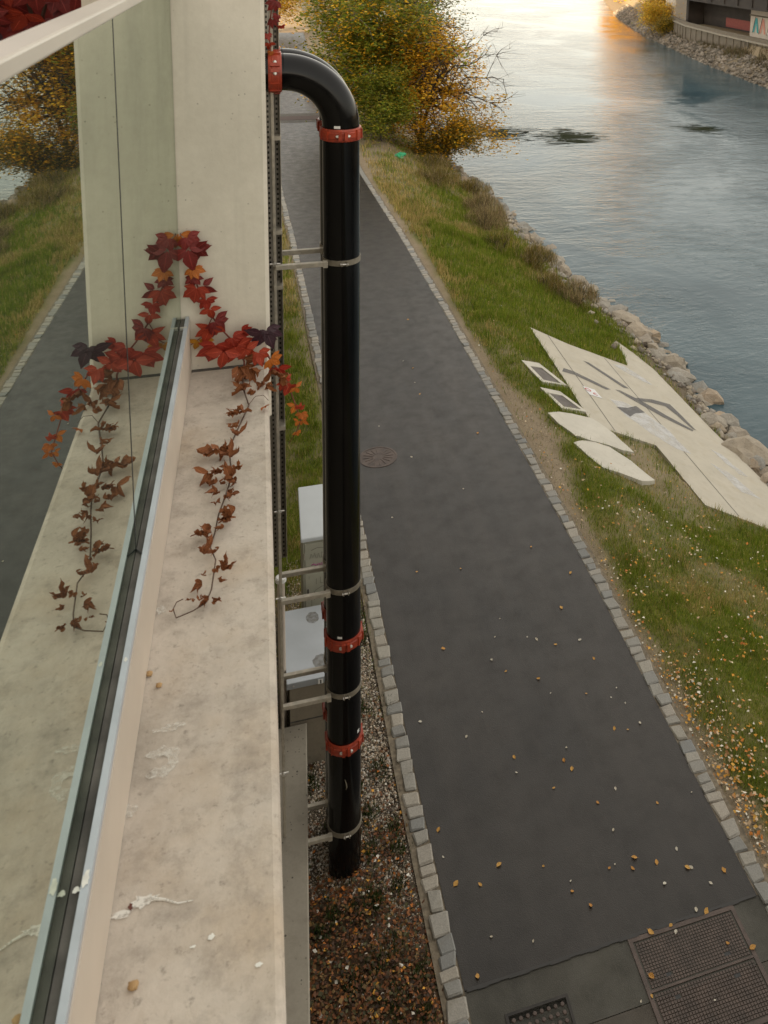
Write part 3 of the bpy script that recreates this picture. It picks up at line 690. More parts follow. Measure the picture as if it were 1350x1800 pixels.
prism(b, (.42, 1.02), [(11.02, 0), (11.72, 0), (11.72, 1.88), (11.02, 1.655)]); b.done('body', MAT['cabinet'], cb)
b = B(); prism(b, (.397, 1.045), [(10.985, 1.655), (11.765, 1.905), (11.765, 1.955), (10.985, 1.71)])
bmesh.ops.bevel(b.bm, geom=b.bm.edges[:], offset=.008, segments=1, affect='EDGES'); b.done('lid', MAT['lid'], cb)
b = B(); b.box(.445, 1.0, 11.005, 11.018, .12, 1.62, .004, 1); dr = b.done('door', MAT['cabinet'], cb)
b = B(); b.box(.428, .438, 11.010, 11.019, .1, 1.64); b.done('door_frame', MAT['cabinet'], cb)
def stroke(pts, m, par, r=.004, y=11.003):
    b = B(); b.tube([(x, y, z) for x, z in pts], r, 6); return b.done('graffiti_stroke', m, par)
gx, gz = .525, 1.28
for st_ in ([(0, .03), (.03, .045), (.055, .03), (.03, -.01), (.06, -.015)], [(.06, -.02), (.075, .035), (.11, .04), (.105, -.015), (.075, -.02)], [(.10, .01), (.13, -.03)], [(.13, .05), (.135, .0), (.165, .03), (.19, .06)], [(.15, .02), (.17, -.02)]):
    stroke([(gx+x, gz+z) for x, z in st_], MAT['magenta'], dr, .0055)
for st_ in ([(-.02, .12), (.0, .19), (.02, .13), (.04, .2), (.06, .12)], [(.07, .12), (.09, .19), (.11, .12)], [(.13, .12), (.13, .2), (.17, .17), (.15, .12)], [(.0, .24), (.08, .27), (.18, .25)],
            [(-.03, -.12), (-.03, -.16)], [(.06, -.17), (.06, -.25)], [(.11, -.15), (.11, -.24), (.15, -.24)], [(0, -.42), (.05, -.33), (.13, -.29), (.2, -.28)], [(.03, -.47), (.1, -.40), (.18, -.37)], [(0, -.45), (.0, -.6), (.03, -.68)], [(.09, -.66), (.11, -.60), (.15, -.62), (.18, -.55)]):
    stroke([(gx+x, gz+z) for x, z in st_], MAT['pencil'], dr, .0022)
for k in range(5):
    b = B(); b.box(.50, .66, 10.998, 11.004, .30+k*.035, .318+k*.035); b.done('vent_slot', MAT['gasket'], dr)
b = B(); b.box(.470, .492, 10.995, 11.004, .86, .98, .003, 1); b.done('lock', MAT['gasket'], dr)
for z in (.35, 1.45): b = B(); b.tube([(.437, 11.0, z-.05), (.437, 11.0, z+.05)], .008, 8); b.done('hinge', MAT['galv'], dr)
for x in (.24, .80): b = B(); b.tube([(x, 9.378, 1.04), (x, 9.388, 1.04)], .010, 8); b.done('screw', MAT['bolt'], ld)
vp_ = empty('vent_pipe', (.125, 9.62, 0), 'white capped vent pipe standing between the wall and the service box', 'vent pipe')
b = B(); b.lathe((.128, 9.62, 0), [(.040, 0), (.040, 2.20)], 24); b.done('tube', MAT['alubeige'], vp_, True)
b = B(); b.lathe((.128, 9.62, 2.19), [(.042, 0), (.060, 0), (.060, .045), (.048, .055), (.0005, .055)], 24); b.done('cap', MAT['white'], vp_, True, 40)

# ------------------------------------------------------------------ covers in the pavement
hc = empty('hatch_cover', (3.73, 6.2, 0), 'large two leaf cast iron hatch with square grid tread in the pavement', 'hatch')
b = B(); 
for q in ((3.17, 3.21, 5.66, 6.635), (4.25, 4.29, 5.66, 6.635), (3.2105, 4.2495, 6.595, 6.635), (3.2105, 4.2495, 5.66, 5.70), (3.2105, 4.2495, 6.155, 6.175)): b.box(*q, -.05, .002)
b.done('frame', MAT['iron'], hc)
for y0, y1 in ((5.705, 6.15), (6.18, 6.59)):
    b = B(); b.box(3.216, 4.244, y0, y1, -.05, -.008); lf = b.done('leaf_plate', MAT['irondark'], hc)
    b = B(); nx_, ny_ = 34, 14
    for i in range(nx_):
        for j in range(ny_):
            cx = 3.226+(i+.5)*(1.008/nx_); cy = y0+.008+(j+.5)*((y1-y0-.016)/ny_)
            if (i in (6, 7, 26, 27)) and (j == (ny_-3 if y0 < 6 else 2)): continue
            w2, l2 = 1.008/nx_*.36, (y1-y0-.016)/ny_*.36
            vs = [b.bm.verts.new((cx+sx_*w2, cy+sy_*l2, -.0015)) for sx_, sy_ in ((-1, -1), (1, -1), (1, 1), (-1, 1))]
            vb = [b.bm.verts.new((v.co.x+(v.co.x-cx)*.25, v.co.y+(v.co.y-cy)*.25, -.0085)) for v in vs]
            b.bm.faces.new(vs)
            for k in range(4): b.bm.faces.new((vs[k], vb[k], vb[(k+1) % 4], vs[(k+1) % 4]))
    o = b.done('tread_stud', MAT['iron'], lf); o['kind'] = 'stuff'
    for cx, cy in ((3.42, y1-.08 if y0 < 6 else y0+.075), (4.03, y1-.08 if y0 < 6 else y0+.075)):
        b = B(); b.box(cx-.03, cx+.03, cy-.018, cy+.018, -.009, -.0055); b.done('lift_pocket', MAT['seal'], lf)
sc = empty('drain_cover', (2.2, 6.1, 0), 'small cast iron cover with raised studs in the pavement beside the left kerb', 'drain cover')
b = B()
for q in ((1.90, 1.925, 5.75, 6.375), (2.455, 2.48, 5.75, 6.375), (1.9255, 2.4545, 6.35, 6.375)): b.box(*q, -.05, .002)
b.done('frame', MAT['irondark'], sc)
b = B(); b.box(1.928, 2.452, 5.75, 6.347, -.05, -.006); lf = b.done('plate', MAT['irondark'], sc)
for i in range(8):
    for j in range(7):
        cx, cy = 1.965+i*.064, 6.31-j*.066
        b = B(); b.lathe((cx, cy, -.006), [(.021, 0), (.016, .007), (.001, .008)], 8); b.done('stud', MAT['iron'], lf)
mh = empty('manhole_cover', (1.93, 15.47, 0), 'round cast iron manhole cover sunk in the asphalt path beside the pipes', 'manhole')
b = B(); b.lathe((1.93, 15.47, 0), [(.345, .001), (.345, .006), (.31, .006), (.31, .002)], 40); b.done('ring', MAT['iron'], mh)
b = B(); b.lathe((1.93, 15.47, 0), [(.309, .0025), (.001, .0045)], 40); cv = b.done('lid', MAT['iron'], mh)
for k in range(16):
    a = k*math.pi/8; b = B(); b.tube([(1.93+r_*math.cos(a), 15.47+r_*math.sin(a), .0045) for r_ in (.10, .27)], .004, 5); b.done('rib', MAT['iron'], cv)

# ------------------------------------------------------------------ concrete pad on the bank and its marks
def flatpoly(name, P, zf, m, parent=None, thick=0, jag=0, seed=0):
    r = random.Random(seed); Q = []
    for (x0, y0), (x1, y1) in zip(P, P[1:]+P[:1]):
        k = max(1, int(math.hypot(x1-x0, y1-y0)/.18)) if jag else 1
        for i in range(k):
            t = i/k; j = jag if i else jag*.3
            Q.append((x0+(x1-x0)*t+r.uniform(-j, j), y0+(y1-y0)*t+r.uniform(-j, j)))
    b = B(); b.poly([(x, y, float(zf(x, y))) for x, y in Q], thick); return b.done(name, m, parent)
def plane_of(P, off):
    a = np.array(P); k, *_ = np.linalg.lstsq(np.c_[np.ones(len(a)), a], zg0(a[:, 0], a[:, 1]), rcond=None)
    return lambda x, y: k[0]+k[1]*x+k[2]*y+off
pad = empty('concrete_pad', (8.2, 18, -1.4), 'large sloping concrete pad with grey streaks on the river bank', 'concrete pad')
flatpoly('slab', SLAB, zslab, MAT['slab'], pad, .16, .008, 3)
z1 = lambda x, y: zslab(x, y)+.004
z2 = lambda x, y: zslab(x, y)+.008
def paint(name, P, m, z=z1, jag=.0, seed=1): return flatpoly(name, P, z, m, pad, 0, jag, seed)
m, nt, bb = newmat('worn_white_paint'); n = N(nt); p_ = n.pos(); bb.inputs['Base Color'].default_value = (.62, .62, .62, 1); bb.inputs['Roughness'].default_value = .7
nt.links.new(n.ramp(n.noise(3.5, 6, .7, p_), .30, .60, .15, .70), bb.inputs['Alpha']); MAT['wornwhite'] = m
m, nt, bb = newmat('broken_grey'); n = N(nt); p_ = n.pos(); bb.inputs['Base Color'].default_value = (.12, .115, .115, 1); bb.inputs['Roughness'].default_value = .75
nt.links.new(n.ramp(n.noise(5, 6, .7, p_), .25, .55, .35, .80), bb.inputs['Alpha']); MAT['brokengrey'] = m  # thin grey layer broken up by noise
paint('white_patch', [(7.46, 18.02), (7.85, 18.12), (8.30, 17.85), (8.62, 17.2), (8.72, 16.3), (8.40, 16.35), (7.95, 16.75), (7.60, 17.3)], MAT['wornwhite'], z1, .03, 2)
paint('white_patch', [(8.55, 20.5), (8.95, 20.68), (9.28, 20.3), (9.42, 19.9), (9.0, 20.05)], MAT['wornwhite'], z1, .03, 3)
paint('white_patch', [(9.10, 16.15), (9.42, 15.95), (9.75, 15.05), (9.30, 15.15)], MAT['wornwhite'], z1, .03, 4)
paint('white_patch', [(9.50, 16.9), (9.72, 16.8), (9.95, 16.0), (9.75, 16.0)], MAT['wornwhite'], z1, .03, 5)
paint('grey_streak', [(6.58, 18.80), (6.70, 19.05), (6.95, 19.06), (7.75, 18.64), (7.60, 18.54), (6.90, 18.84)], MAT['brokengrey'], z2)
paint('grey_streak', [(7.55, 20.02), (7.70, 20.03), (8.42, 19.10), (8.25, 19.03)], MAT['brokengrey'], z2)
paint('grey_streak', [(7.90, 18.72), (8.05, 18.78), (8.58, 18.48), (9.0, 18.08), (9.50, 17.72), (9.42, 17.62), (8.85, 17.88), (8.35, 18.30)], MAT['brokengrey'], z2)
paint('grey_streak', [(8.40, 18.62), (8.95, 18.86), (9.45, 18.92), (9.52, 18.4), (9.58, 17.75), (9.49, 17.76), (9.34, 18.36), (9.22, 18.68), (8.80, 18.62), (8.48, 18.50)], MAT['brokengrey'], lambda x, y: zslab(x, y)+.011)
paint('grey_patch', [(7.50, 17.66), (7.85, 17.82), (8.18, 18.10), (8.30, 17.86), (7.95, 17.62), (7.70, 17.33)], MAT['brokengrey'], z2)
sg = paint('painted_notice', [(6.90, 18.28), (7.20, 18.29), (7.25, 17.90), (6.93, 17.89)], MAT['paintwhite'], z2)
for cx, cy, r0, r1, a0, a1 in ((6.99, 18.15, .05, .075, 0, 6.28), (7.13, 18.02, .035, .06, .8, 5.6)):
    bm = bmesh.new(); A = []; C_ = []
    for k in range(17):
        a = a0+(a1-a0)*k/16
        for L_, rr in ((A, r0), (C_, r1)): L_.append(bm.verts.new((cx+rr*math.cos(a), cy+rr*math.sin(a), float(zslab(cx+rr*math.cos(a), cy+rr*math.sin(a)))+.012)))
    for k in range(16): bm.faces.new((A[k], A[k+1], C_[k+1], C_[k]))
    me = bpy.data.meshes.new('red_mark'); bm.to_mesh(me); bm.free(); link('red_mark', me, sg, MAT['red'])
for P in ([(6.95, 21.1), (6.97, 21.1), (6.93, 16.3), (6.91, 16.3)], [(8.42, 20.8), (8.44, 20.8), (8.62, 14.05), (8.60, 14.05)]): paint('joint_line', P, MAT['gasket'], lambda x, y: zslab(x, y)+.003)
# four smaller pieces up the bank
for P, inn, lab in ((FR1, [(5.70, 18.50), (6.01, 18.62), (6.30, 18.02), (5.84, 17.90)], 'white framed dark paving panel in the grass, next to the pad corner'),
                    (FR2, [(5.75, 17.24), (6.08, 17.33), (6.36, 16.88), (5.92, 16.74)], 'white framed dark paving panel in the grass, next to the upper white slab')):
    t = empty('framed_panel', (P[0][0], P[0][1], float(zg0(P[0][0], np.array(P[0][1])))), lab, 'paving panel', 'white framed panels')
    pf = plane_of(P, .03); b = B(); k = len(P)
    O = [b.bm.verts.new((x, y, pf(x, y))) for x, y in P]; I = [b.bm.verts.new((x, y, pf(x, y))) for x, y in inn]; D = [b.bm.verts.new((x, y, pf(x, y)-.15)) for x, y in P]; E_ = [b.bm.verts.new((x, y, pf(x, y)-.03)) for x, y in inn]
    for i in range(k):
        j = (i+1) % k; b.bm.faces.new((O[i], O[j], I[j], I[i])); b.bm.faces.new((O[i], D[i], D[j], O[j])); b.bm.faces.new((I[i], I[j], E_[j], E_[i]))
    b.done('frame', MAT['slab2'], t)
    b = B(); b.poly([(x, y, pf(x, y)-.018) for x, y in inn]); b.done('dark_panel', MAT['paintdark'], t)
def roundpoly(P, it=2):
    for _ in range(it):
        Q = []
        for (x0, y0), (x1, y1) in zip(P, P[1:]+P[:1]): Q += [(x0*.75+x1*.25, y0*.75+y1*.25), (x0*.25+x1*.75, y0*.25+y1*.75)]
        P = Q
    return P
for P, lab in ((BLOB1, 'white leaf shaped concrete slab in the bank next to the big pad'), (BLOB2, 'white leaf shaped concrete slab in the dry bank nearer the kerb')):
    o = flatpoly('leaf_slab', P, plane_of(P, .025), MAT['slab2'], None, .16, .015, 8); tag(o, lab, 'concrete slab', 'leaf shaped slabs')

# ------------------------------------------------------------------ grass, litter, gravel
def scatter(n, x0, x1, y0, y1, p=1.6):
    """more points close by: density falls with distance"""
    u = rng.random(n); y = (y0**(1-p)+u*(y1**(1-p)-y0**(1-p)))**(1/(1-p)); return x0+rng.random(n)*(x1-x0), y
def blades(x, y, z, ln, wd, col, lean=.55):
    n = len(x); a = rng.random(n)*2*np.pi; b_ = rng.random(n)*2*np.pi; l = rng.random(n)*lean
    ax, ay = np.cos(a)*wd/2, np.sin(a)*wd/2; tx, ty = np.cos(b_)*ln*l, np.sin(b_)*ln*l
    V = np.stack([np.stack([x-ax, y-ay, z], 1), np.stack([x+ax, y+ay, z], 1), np.stack([x+tx, y+ty, z+ln*np.sqrt(1-l**2*.8)], 1)], 1).reshape(-1, 3)
    return V, np.arange(3*n).reshape(-1, 3), np.repeat(col, 3, 0)
def join(parts):
    V, F_, C = [], [], []; o = 0
    for v, f, c in parts: V.append(v); F_.append(f+o); C.append(c); o += len(v)
    return np.concatenate(V), np.concatenate(F_), np.concatenate(C)
def pick(n, pal, j=.25):
    pal = np.array(pal); c = pal[rng.integers(0, len(pal), n)]; return np.clip(c*(1+(rng.random((n, 1))-.5)*2*j), 0, 1)
def lawn(n, x0, x1, y0, y1):
    x, y = scatter(n, x0, x1, y0, y1); g = grassy(x, y)
    ok = (rng.random(n) < g**1.2+.03) & ~onpads(x, y) & ((x < XL(y)-.19) | (x > XR(y)+.19)) & (x > .0)
    x, y, g = x[ok], y[ok], g[ok]; n = len(x); k = np.clip(y/11, .75, 3.5)
    dry = smooth(.49, .72, fbm(x, y, .7, 71)*.6+fbm(x, y, 3, 72)*.4+.13*smooth(19, 40, y)+.16*np.exp(-((x-XR(y)-.5)/.5)**2)*smooth(12, 20, y)-.12*(g-.5))
    green = pick(n, [(.15, .215, .016), (.20, .25, .026), (.105, .16, .015), (.26, .27, .04)])
    straw = pick(n, [(.42, .32, .115), (.52, .40, .17), (.32, .24, .085)])
    c = np.where((rng.random(n) < .06+.8*dry)[:, None], straw, green)
    return blades(x, y, zg(x, y), (.035+.055*rng.random(n)+.07*smooth(.5, .75, fbm(x, y, 3.2, 120)))*k**.8, .008*k, c)
V, F_, C = join([lawn(330000, 4.7, 10.4, 5, 30), lawn(70000, 4.2, 10.0, 28, 58), lawn(60000, 0, 1.5, 9.5, 46)])
tag(link('grass', npmesh('grass', V, F_, C), None, MAT['blade']), 'short autumn grass with dry patches beside the path', 'grass', kind='stuff')
def flakes(x, y, z, sz, col, tilt=.5):
    n = len(x); a = rng.random(n)*2*np.pi; ca, sa = np.cos(a), np.sin(a); w_ = sz*(.55+.35*rng.random(n))
    t = (rng.random((n, 4))-.2)*tilt*sz[:, None]
    P = [(sz, 0*sz), (0*sz, w_), (-sz, 0*sz), (0*sz, -w_)]
    V = np.stack([np.stack([x+ca*u-sa*v, y+sa*u+ca*v, z+np.maximum(t[:, i], 0)+.004], 1) for i, (u, v) in enumerate(P)], 1).reshape(-1, 3)
    i = np.arange(n)*4; F_ = np.concatenate([np.stack([i, i+1, i+2], 1), np.stack([i, i+2, i+3], 1)])
    return V, F_, np.repeat(col, 4, 0)
# litter on the right bank
def litter_right(n):
    x, y = scatter(n, 4.75, 9.5, 5, 24, 2.0)
    d = x-(XR(y)+.18); p = np.exp(-(d/.42)**2)*np.clip((13.5-y)/5, .12, 1)*1.25+.22*np.clip((20-y)/10, .1, 1)*(1-smooth(1.8, 5, d)*.6)
    p = p*(.35+1.3*smooth(.35, .65, fbm(x, y, 1.6, 80)))
    ok = (rng.random(n) < p*.80) & (d > .02) & ~inpoly(x, y, SLAB); x, y = x[ok], y[ok]; n = len(x)
    c = pick(n, [(.55, .26, .035), (.60, .33, .06), (.48, .17, .03), (.62, .52, .36), (.64, .60, .50), (.38, .20, .08), (.50, .36, .22)], .2)
    gz_ = grassy(x, y)
    return flakes(x, y, zg(x, y)+.02+.06*gz_*rng.random(n), .009+.022*rng.random(n)**1.5, c, 1.2)
V, F_, C = join([litter_right(26000)])
tag(link('fallen_leaves', npmesh('fallen_leaves', V, F_, C), None, MAT['litter']), 'yellow and pale leaves strewn over the grass along the right kerb', 'leaves', kind='stuff')
def litter_left(n):
    x = .2+rng.random(n)*1.35; y = 4.8+rng.random(n)**1.1*9; dark = 1-smooth(7.4, 9.6, y+(.9-x)*1.2); p = (.10+.9*dark)*(.3+1.4*smooth(.35, .65, fbm(x, y, 1.7, 81)))
    ok = (rng.random(n) < p) & (x < XL(y)-.17); x, y = x[ok], y[ok]; n = len(x)
    c = pick(n, [(.15, .055, .02), (.11, .045, .02), (.07, .035, .018), (.21, .08, .025), (.045, .026, .015), (.16, .095, .035), (.06, .055, .022)], .4)
    br = rng.random(n) < .045; c[br] = pick(int(br.sum()), [(.55, .27, .04), (.62, .58, .5), (.48, .16, .03)])
    return flakes(x, y, zg(x, y)+.004+.02*rng.random(n), .009+.016*rng.random(n), c, 1.3)
V, F_, C = join([litter_left(30000)])
tag(link('leaf_mould', npmesh('leaf_mould', V, F_, C), None, MAT['litter']), 'brown decaying leaves heaped between low wall and left kerb', 'leaves', kind='stuff')
def stones(x, y, z, sz, col):
    n = len(x); O = np.array([(1, 0, 0), (0, 1, 0), (-1, 0, 0), (0, -1, 0), (0, 0, .8), (0, 0, -.8)])
    R_ = (.6+.7*rng.random((n, 6, 1)))*O[None]; a = rng.random(n)*6.28; ca, sa = np.cos(a)[:, None], np.sin(a)[:, None]
    X = R_[..., 0]*ca-R_[..., 1]*sa; Y = R_[..., 0]*sa+R_[..., 1]*ca
    V = np.stack([x[:, None]+X*sz[:, None], y[:, None]+Y*sz[:, None], z[:, None]+R_[..., 2]*sz[:, None]], -1).reshape(-1, 3)
    f = np.array([(0, 1, 4), (1, 2, 4), (2, 3, 4), (3, 0, 4), (1, 0, 5), (2, 1, 5), (3, 2, 5), (0, 3, 5)])
    F_ = (f[None]+(np.arange(n)*6)[:, None, None]).reshape(-1, 3); return V, F_, np.repeat(col, 6, 0)
n = 40000; x = .25+rng.random(n)*1.25; y = 5+rng.random(n)*8
gvp = smooth(.30, .5, fbm(x, y, 1.6, 60)+.18*smooth(.4, 1.2, x)+.22*smooth(8.2, 9.2, y)-.36*(1-smooth(6.6, 8.8, y)))*(1-smooth(11.4, 13.6, y))
ok = (rng.random(n) < gvp*.9+.05) & (x < XL(y)-.17); x, y = x[ok], y[ok]; n = len(x)
V, F_, C = stones(x, y, zg(x, y)+.002, .007+.012*rng.random(n)**2, pick(n, [(.46, .39, .30), (.54, .48, .39), (.32, .26, .19), (.42, .31, .22), (.60, .56, .50), (.24, .19, .14)], .25))
n2 = 60000; x2 = 4.78+rng.random(n2)*1.6; y2 = 5+rng.random(n2)*20; bare = (1-grassy(x2, y2)); ok = (rng.random(n2) < bare**3*.35) & (x2 > XR(y2)+.19) & ~onpads(x2, y2); x2, y2 = x2[ok], y2[ok]; n2 = len(x2)
V, F_, C = join([(V, F_, C), stones(x2, y2, zg(x2, y2)+.001, .006+.008*rng.random(n2)**2, pick(n2, [(.30, .25, .18), (.38, .33, .25), (.22, .18, .13)], .2))])
tag(link('gravel', npmesh('gravel', V, F_, C), None, MAT['gravel']), 'loose pale gravel on the verge along the kerbs', 'gravel', kind='stuff')
# weeds along the low wall and kerb
n = 5200; cx = rng.random(60)*1.1+.32; cy = 5.2+rng.random(60)*6.5; k = rng.integers(0, 60, n)
x = cx[k]+rng.normal(0, .05, n); y = cy[k]+rng.normal(0, .07, n); ok = (x < XL(y)-.1) & (x > .3); x, y = x[ok], y[ok]; n = len(x)
V, F_, C = blades(x, y, zg(x, y), .05+.06*rng.random(n), .014+0*x, pick(n, [(.035, .055, .012), (.05, .07, .015), (.025, .04, .012)]), .95)
tag(link('weeds', npmesh('weeds', V, F_, C), None, MAT['blade']), 'small dark green weeds dotted through the gravel verge', 'weeds', kind='stuff')

# fallen leaves on the asphalt, one by one
def leafmesh(k):
    r = random.Random(k); bm = bmesh.new(); O = [(0, -1), (.45, -.62), (.68, -.1), (.5, .45), (0, 1.05), (-.5, .45), (-.68, -.1), (-.45, -.62)]
    cu = r.uniform(.05, .35); vs = [bm.verts.new((x*r.uniform(.8, 1.15), y*r.uniform(.85, 1.1), abs(x)*cu+max(0, y)*r.uniform(0, .3))) for x, y in O]
    c0 = bm.verts.new((0, .0, .02)); 
    for i in range(8): bm.faces.new((c0, vs[i], vs[(i+1) % 8]))
    for i, (p, q) in enumerate((((-.03, -1), (.03, -1)),)):
        a = [bm.verts.new((p[0], -1, .03)), bm.verts.new((q[0], -1, .03)), bm.verts.new((r.uniform(-.2, .2), -1.6, .06))]; bm.faces.new(a)
    me = bpy.data.meshes.new('fallen_leaf'); bm.to_mesh(me); bm.free(); return me
LY = [leafmesh(k) for k in range(6)]; LP = [leafmesh(k+50) for k in range(6)]
for q in LY: q.materials.append(MAT['lyellow'])
for q in LP: q.materials.append(MAT['lpale'])
YE = [(2.66, 8.82), (3.2, 8.62), (3.25, 8.49), (2.98, 8.32), (3.39, 8.02), (4.02, 7.83), (2.18, 7.66), (2.61, 7.52), (3.25, 7.31), (3.48, 7.24), (3.74, 7.23), (4.02, 7.09), (4.37, 6.96), (2.81, 7.2), (2.94, 7.02), (1.95, 7.52), (3.54, 7.34), (1.74, 6.73), (4.07, 6.33), (3.26, 6.28), (4.28, 6.23), (3.62, 6.63), (3.41, 6.63), (4.01, 6.65), (3.2, 6.13), (3.9, 12.33), (3.94, 10.95), (3.26, 9.83), (3.77, 9.44), (3.65, 10.32), (3.92, 8.86), (4.07, 8.8), (4.06, 9.95), (3.05, 17.59), (3.86, 15.8), (3.1, 18.78), (2.89, 10.06), (2.19, 10.66), (2.74, 12.13), (2.1, 12.24), (1.66, 8.2), (1.72, 7.6), (4.3, 11.6), (2.0, 19.5), (3.4, 21.4)]
WH = [(3.28, 8.77), (2.63, 8.62), (3.64, 8.12), (3.44, 7.68), (4.0, 7.3), (4.44, 7.84), (2.83, 7.3), (3.32, 7.33), (3.73, 7.01), (4.18, 6.88), (1.94, 7.02), (2.31, 6.87), (3.64, 6.56), (3.09, 6.12), (3.73, 5.94), (4.06, 7.08), (3.92, 6.69), (3.34, 9.57), (4.17, 9.42), (3.99, 10.31), (3.32, 10.55), (3.43, 10.48), (4.19, 9.17), (4.25, 8.85), (4.05, 9.3), (3.03, 18.11), (2.95, 19.17), (2.08, 16.53), (2.51, 15.31), (2.76, 10.3), (2.19, 9.24), (2.45, 9.53), (2.9, 10.67), (3.05, 10.98), (3.21, 14.1), (1.93, 13.63), (1.70, 9.6), (1.65, 7.9)]
rl = random.Random(31)
for L_, Ms, lab, grp, s0 in ((YE, LY, 'small yellow orange fallen leaf lying on the asphalt', 'yellow leaves on the path', .025), (WH, LP, 'small pale fallen leaf with its underside up on the asphalt', 'pale leaves on the path', .020)):
    for x, y in L_:
        o = bpy.data.objects.new('fallen_leaf', rl.choice(Ms)); COL.objects.link(o); s_ = s0*rl.uniform(.55, 1.4)
        o.location = (x, y, .008); o.scale = (s_, s_, s_); o.rotation_euler = (rl.uniform(-.25, .25), rl.uniform(-.25, .25), rl.uniform(0, 6.28)); tag(o, lab, 'leaf', grp)

# ------------------------------------------------------------------ rocks along the left shore
ROCK = []
for k in range(10):
    q = blob_mesh(200+k, 2, .30, .75); q.materials.append(MAT['rock']); ROCK.append(q)
rr_ = random.Random(13)
def rock(x, y, s_, label, grp, z=None, far=False):
    o = bpy.data.objects.new('boulder', rr_.choice(ROCK)); COL.objects.link(o)
    o.location = (x, y, (float(zg(x, y)) if z is None else z)+s_*.15); o.scale = (s_*rr_.uniform(.8, 1.3), s_*rr_.uniform(.8, 1.3), s_*rr_.uniform(.75, 1.1)); o.rotation_euler = (rr_.uniform(-.4, .4), rr_.uniform(-.4, .4), rr_.uniform(0, 6.28)); return tag(o, label, 'rock', grp)
for i in range(78):
    y = rr_.uniform(13, 27); s_ = rr_.uniform(.16, .40)*(1.15 if rr_.random() < .3 else .85); x = float(shore(np.array(y)))+rr_.uniform(-.55, .45)
    rock(x, y, s_, 'rough tan boulder in the shoreline row below the concrete pad', 'boulders below the concrete pad')
for i in range(110):
    y = rr_.uniform(26, 50); s_ = rr_.uniform(.16, .36); x = float(shore(np.array(y)))+rr_.uniform(-1.5, .5)
    rock(x, y, s_*(1 if x > float(shore(np.array(y)))-.8 else .6), 'grey tan boulder on the shoreline below the dry shrubs and trees', 'boulders below the shrubs')
n = 3400; y = 12+rng.random(n)*50; x = shore(y)+rng.normal(-.25, .55, n); ok = ~inpoly(x-.15, y, SLAB); x, y = x[ok], y[ok]; n = len(x)
V, F_, C = stones(x, y, zg(x, y)+.03, .05+.10*rng.random(n)**2, pick(n, [(.32, .27, .20), (.26, .24, .21), (.38, .33, .26), (.20, .17, .14)], .25))
tag(link('small_stones', npmesh('small_stones', V, F_, C), None, MAT['gravel']), 'small broken stones filling the gaps of the shoreline', 'stones', kind='stuff')

# ------------------------------------------------------------------ trees and shrubs
def branch_pts(p, q, k, wob, r):
    p = Vector(p); q = Vector(q); L = (q-p).length; out = []
    for i in range(k+1):
        t = i/k; out.append(p.lerp(q, t)+Vector((r.gauss(0, wob), r.gauss(0, wob), r.gauss(0, wob)+math.sin(t*math.pi)*.08*1))*L*(1 if 0 < i < k else 0))
    return out
def leafcloud(P, sz, pal, jit, clumpc):
    n = len(P); d = rng.normal(size=(n, 3)); d /= np.linalg.norm(d, axis=1, keepdims=True); e = rng.normal(size=(n, 3)); e -= (e*d).sum(1, keepdims=True)*d; e /= np.linalg.norm(e, axis=1, keepdims=True)
    d[:, 2] *= .5; e[:, 2] *= .5
    s_ = sz*(.6+.8*rng.random((n, 1))); V = np.stack([P+d*s_, P+e*s_*.55, P-d*s_, P-e*s_*.55], 1).reshape(-1, 3)
    c = np.clip(pick(n, pal, .25)*clumpc[:, None], 0, 1)
    return V, np.arange(4*n).reshape(-1, 4), np.repeat(c, 4, 0)
